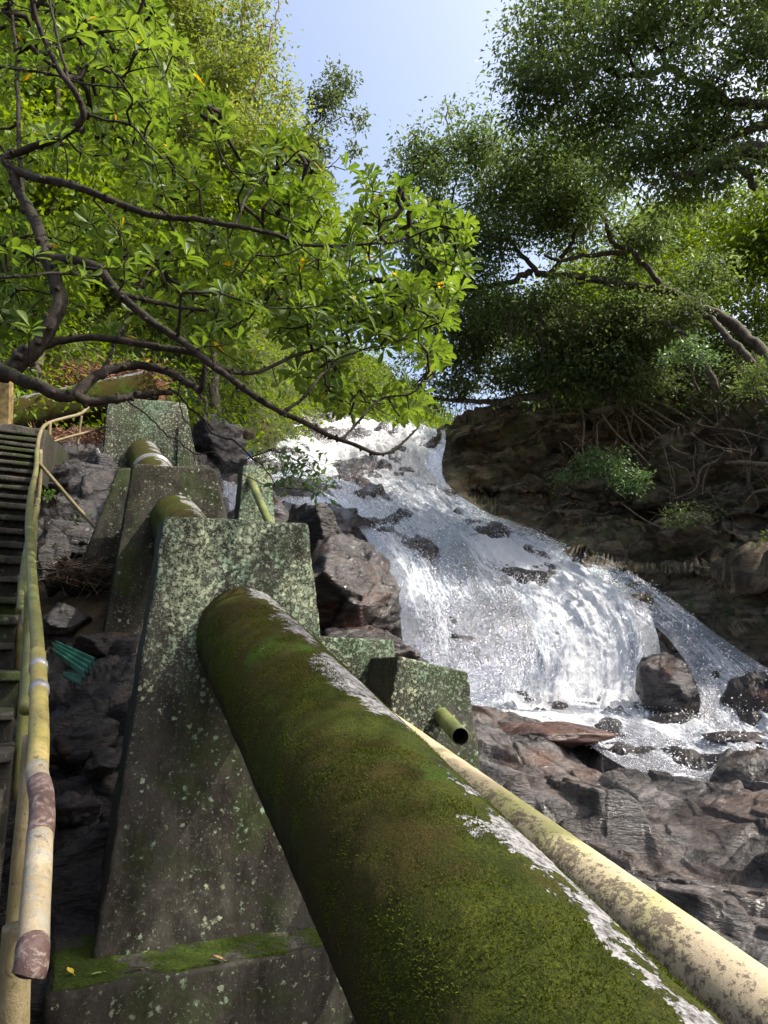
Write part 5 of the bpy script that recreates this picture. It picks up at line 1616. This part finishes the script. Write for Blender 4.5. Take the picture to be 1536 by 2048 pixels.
far_tree('banyan_tree', 'unseen overhanging banyan added on the right bank, its crown above the picture shading stairs, pier and fall',  # added out of view; crown pads placed to shade stairs, pier and fall
    [([(7.5, 1.0, -2.5), (7, 1.5, 0), (6.2, 2, 3), (5, 2.5, 4.8), (3.5, 3, 5.4), (2.0, 3.8, 5.8)], .30, .08),
     ([(6.2, 2, 3), (7.5, 4.5, 5), (8.8, 8, 6.4), (9.8, 11.5, 7.0)], .18, .05),
     ([(5, 2.5, 4.8), (4.5, 4.5, 7.5), (3.6, 4.8, 9.6)], .12, .04)],
    [('w', 2.7, 2.0, 6.2, 1.5, 1.4, .5, 1), ('w', 3.7, 2.7, 5.0, .9, 1.1, .5, .8), ('w', 3.6, 4.6, 9.9, 1.6, 1.6, .6, 1), ('w', 4.6, 1.9, 5.2, .5, .5, .3, .4), ('w', 9.2, 10.4, 6.5, 2.0, 2.2, .8, .45), ('w', 10.0, 13.2, 7.3, 1.8, 2.0, .8, .3), ('w', 8.3, 8.0, 6.2, 1.4, 1.5, .6, .3)],
    MAT['leaf_banyan'], MAT['bark_grey'], 207, 1.3, 40, .24, .085, .42, .5, bg_, .004, world_mains=True)

# --- shrubs on the cliff
sg = 'shrubs growing out of the cliff'
far_tree('cliff_shrub', 'rounded green shrub growing from the middle of the cliff, above the ledge',
    [([(1120, 985, 15.8), (1160, 950, 15.2), (1210, 930, 14.8), (1270, 960, 14.4)], .03, .01)],
    [(1185, 915, 14.9, 26, 14, .3, 1.3), (1215, 930, 14.8, 30, 16, .3, 1.3), (1180, 940, 14.9, 34, 14, .3, 1), (1245, 950, 14.6, 34, 18, .3, 1.2), (1270, 975, 14.5, 30, 16, .3, 1.3), (1300, 985, 14.4, 20, 20, .25, 1.2), (1290, 950, 14.5, 26, 12, .25, 1.2), (1130, 950, 15.3, 34, 16, .4, .6), (1095, 970, 15.7, 40, 18, .4, .5), (1308, 930, 14.5, 12, 9, .15, 1.4), (1235, 905, 14.8, 12, 8, .15, 1.2)],
    MAT['leaf_shrub'], MAT['bark_grey'], 301, 70, 30, .11, .072, .45, .1, sg, .003, 'shrub')
far_tree('cliff_shrub', 'pale green shrub leaning out under the banyan at right above the cliff',
    [([(1400, 780, 12.8), (1380, 740, 12.6), (1370, 710, 12.5)], .03, .01)],
    [(1350, 700, 12.6, 50, 22, .5, 1.2), (1410, 715, 12.4, 45, 22, .5, 1), (1380, 690, 12.6, 35, 14, .4, 1)],
    MAT['leaf_shrub'], MAT['bark_grey'], 302, 60, 30, .11, .07, .45, .1, sg, .003, 'shrub')
far_tree('cliff_shrub', 'small-leaved shrub at the right edge just above the cliff',
    [([(1560, 830, 11.3), (1530, 800, 11.3), (1510, 780, 11.3)], .03, .01)],
    [(1500, 770, 11.4, 35, 22, .4, 1.2), (1530, 750, 11.3, 40, 24, .4, 1.1), (1550, 790, 11.2, 30, 25, .3)],
    MAT['leaf_banyan'], MAT['bark_grey'], 303, 60, 30, .10, .065, .45, .1, sg, .003, 'shrub')
far_tree('cliff_shrub', 'low dark ferny shrub spreading along the ledge under the roots',
    [([(1400, 1040, 12.6), (1370, 1030, 12.7), (1340, 1040, 12.8)], .02, .01)],
    [(1370, 1030, 12.9, 70, 20, .3), (1440, 1010, 12.4, 50, 12, .25, .8), (1350, 1050, 12.9, 35, 12, .3, .8)],
    MAT['leaf_olive'], MAT['bark_grey'], 304, 50, 26, .10, .065, .35, .1, sg, .003, 'shrub')
far_tree('fern_clump', 'bright green fern tuft on the rock beside the handrail',
    [([(115, 1005, 9.2), (112, 1000, 9.1), (110, 995, 9.05)], .01, .005)],
    [(110, 990, 9.0, 22, 9, .15, 1.2), (95, 985, 9.0, 12, 8, .12)],
    MAT['leaf_fern'], MAT['bark_grey'], 305, 170, 16, .045, .05, .16, .2, None, .0015, 'fern')
far_tree('small_plant', 'small leafy plant hanging on the rock below the fern tuft',
    [([(150, 1045, 8.4), (145, 1040, 8.3), (140, 1036, 8.25)], .008, .004)],
    [(140, 1034, 8.25, 16, 12, .12)],
    MAT['leaf_banyan'], MAT['bark_grey'], 306, 130, 10, .05, .05, .3, .2, None, .0015, 'plant')
far_tree('small_plant', 'leafy seedling sprouting at the right edge of the picture low on the cliff',
    [([(1560, 1090, 10.2), (1540, 1080, 10.2), (1530, 1070, 10.2)], .01, .004)],
    [(1532, 1072, 10.2, 14, 14, .12)],
    MAT['leaf_bright'], MAT['bark_grey'], 307, 120, 10, .05, .06, .4, .2, None, .0015, 'plant')

# far wood on the hill beyond the lip
rng = np.random.default_rng(77)
ff = FG.reshape(-1, 3); ii = rng.choice(len(ff), 2200)
Cc = ff[ii] + rng.normal(0, 1, (2200, 3)) * np.array([.6, .6, 0]) + np.array([0, 0, 1.0]) * rng.uniform(-.2, 1.3, (2200, 1)) + np.array([0, -.8, 0])
c, x, y, z, Ls = clump_leaves(Cc, 50, .55, .26, rng, .1, .8, .8)
o = link('distant_wood', leaves_mesh('distant_wood', c, x, y, z, Ls, Ls * .6, T_SMALL, F_SMALL, MAT['leaf_bright']), None, 'stuff')
tag(o, 'sunlit wood covering the hill beyond the top of the waterfall', 'woodland')
# low growth on the hillside
hh = HG.reshape(-1, 3); ii = rng.choice(len(hh), 2400)
c, x, y, z, Ls = clump_leaves(hh[ii] + rng.normal(0, .25, (2400, 3)) + np.array([0, -.25, .2]), 24, .3, .13, rng, .2, .7, .8)
o = link('undergrowth', leaves_mesh('undergrowth', c, x, y, z, Ls, Ls * .45, T_SMALL, F_SMALL, MAT['leaf_bright']), None, 'stuff')
tag(o, 'leafy undergrowth covering the slope at the upper left', 'undergrowth')
# undergrowth on the bank above the cliff
q = np.stack([rng.uniform(1000, 1700, 1500), rng.uniform(640, 800, 1500)], -1)
q = q[q[:, 1] > ytop(q[:, 0])]
Cc = surf(q[:, 0], q[:, 1], .3) + rng.normal(0, .3, (len(q), 3))
c, x, y, z, Ls = clump_leaves(Cc, 26, .25, .09, rng, .3, .7, .8)
o = link('undergrowth', leaves_mesh('undergrowth', c, x, y, z, Ls, Ls * .42, T_SMALL, F_SMALL, MAT['leaf_olive']), None, 'stuff')
tag(o, 'dark undergrowth on the bank above the right cliff', 'undergrowth')

# ------------------------------------------------------------------ roots on the cliff, belonging to the low banyan
rng = np.random.default_rng(88)


def root_path(px, py, dx, dy, steps, off=.16, wig=.5):
    pts = []
    a = math.atan2(dy, dx)
    for k in range(steps):
        pts.append((px, py))
        a += rng.normal(0, wig)
        a = a * .88 + math.atan2(dy, dx) * .12
        px += math.cos(a) * 11; py += math.sin(a) * 11
        if py > 1130 or px > 1650: break
    pts = np.array(pts)
    if len(pts) < 4: return None
    X = surf(pts[:, 0], pts[:, 1], off + .10 * rng.uniform())
    t = np.arange(len(X)) / 3.0
    X = X + np.stack([0 * t, vnoise(np.stack([t, t * 0 + px, 0 * t], -1), 3) * .12, 0 * t], -1)
    return curve(X, len(X) * 3)


roots = []
for k in range(64):
    if k < 34:
        px, py = rng.normal(1240, 70), rng.uniform(795, 830)
        dx = rng.normal(.55, .8); dy = rng.uniform(.4, 1)
    elif k < 52:
        px, py = rng.uniform(1320, 1540), rng.uniform(790, 960); dx = rng.normal(.1, .8); dy = rng.uniform(.2, 1)
    else:
        px, py = rng.uniform(1150, 1500), rng.uniform(990, 1040); dx = rng.choice([-1, 1]); dy = rng.uniform(-.1, .3)
    X = root_path(px, py, dx, dy, int(rng.integers(8, 26)), wig=.28)
    if X is None: continue
    r = rng.uniform(.007, .026) * (1.2 if k < 14 else .8)
    link('root', mesh('root', *tube(X, np.linspace(r, r * .35, len(X)), 6, True, .15, k), MAT['root']), R4)
for ctrl, r in (([(1200, 800), (1205, 830), (1235, 870), (1270, 900), (1300, 930)], .04), ([(1540, 930), (1480, 925), (1420, 928), (1400, 945), (1390, 980), (1345, 1000)], .045), ([(1420, 930), (1408, 960), (1405, 990)], .03),
                ([(1160, 800), (1168, 850), (1165, 900), (1175, 925)], .035), ([(1250, 800), (1210, 838), (1195, 850), (1195, 890)], .035), ([(1260, 795), (1320, 830), (1370, 860), (1420, 890), (1500, 905)], .04),
                ([(1280, 795), (1340, 815), (1400, 850), (1470, 860), (1540, 880)], .035), ([(1230, 790), (1270, 830), (1320, 870), (1350, 900), (1380, 910)], .035),
                ([(1540, 980), (1510, 985), (1490, 1005)], .035), ([(1240, 1005), (1290, 1040), (1330, 1055), (1380, 1055)], .02), ([(1370, 1130), (1430, 1140), (1480, 1165), (1540, 1185)], .02)):
    c = np.array(ctrl, float); X = curve(surf(c[:, 0], c[:, 1], .30), 40)
    link('root', mesh('root', *tube(X, np.linspace(r, r * .5, 40), 8, True, .15, r), MAT['root']), R4)
# thin aerial roots hanging under the low limb over the lip
parts = []
for k in range(70):
    px = rng.uniform(850, 1000); Y = np.interp(px, [850, 1020], [17.5, 16.5])
    a = P(px, 800, Y); L = rng.uniform(.2, .75)
    parts.append(tube([a, a + np.array([rng.normal(0, .04), 0, -L * .5]), a + np.array([rng.normal(0, .06), 0, -L])], .006, 3, False))
for k in range(60):
    px = rng.uniform(1000, 1340); py = rng.uniform(560, 640); Y = 14.4
    a = P(px, py, Y); L = rng.uniform(.3, 1.4)
    parts.append(tube([a, a + np.array([rng.normal(0, .05), 0, -L * .5]), a + np.array([rng.normal(0, .07), 0, -L])], .005, 3, False))
V, F = join(parts)
link('aerial_roots', mesh('aerial_roots', V, F, MAT['root']), R4, 'stuff')
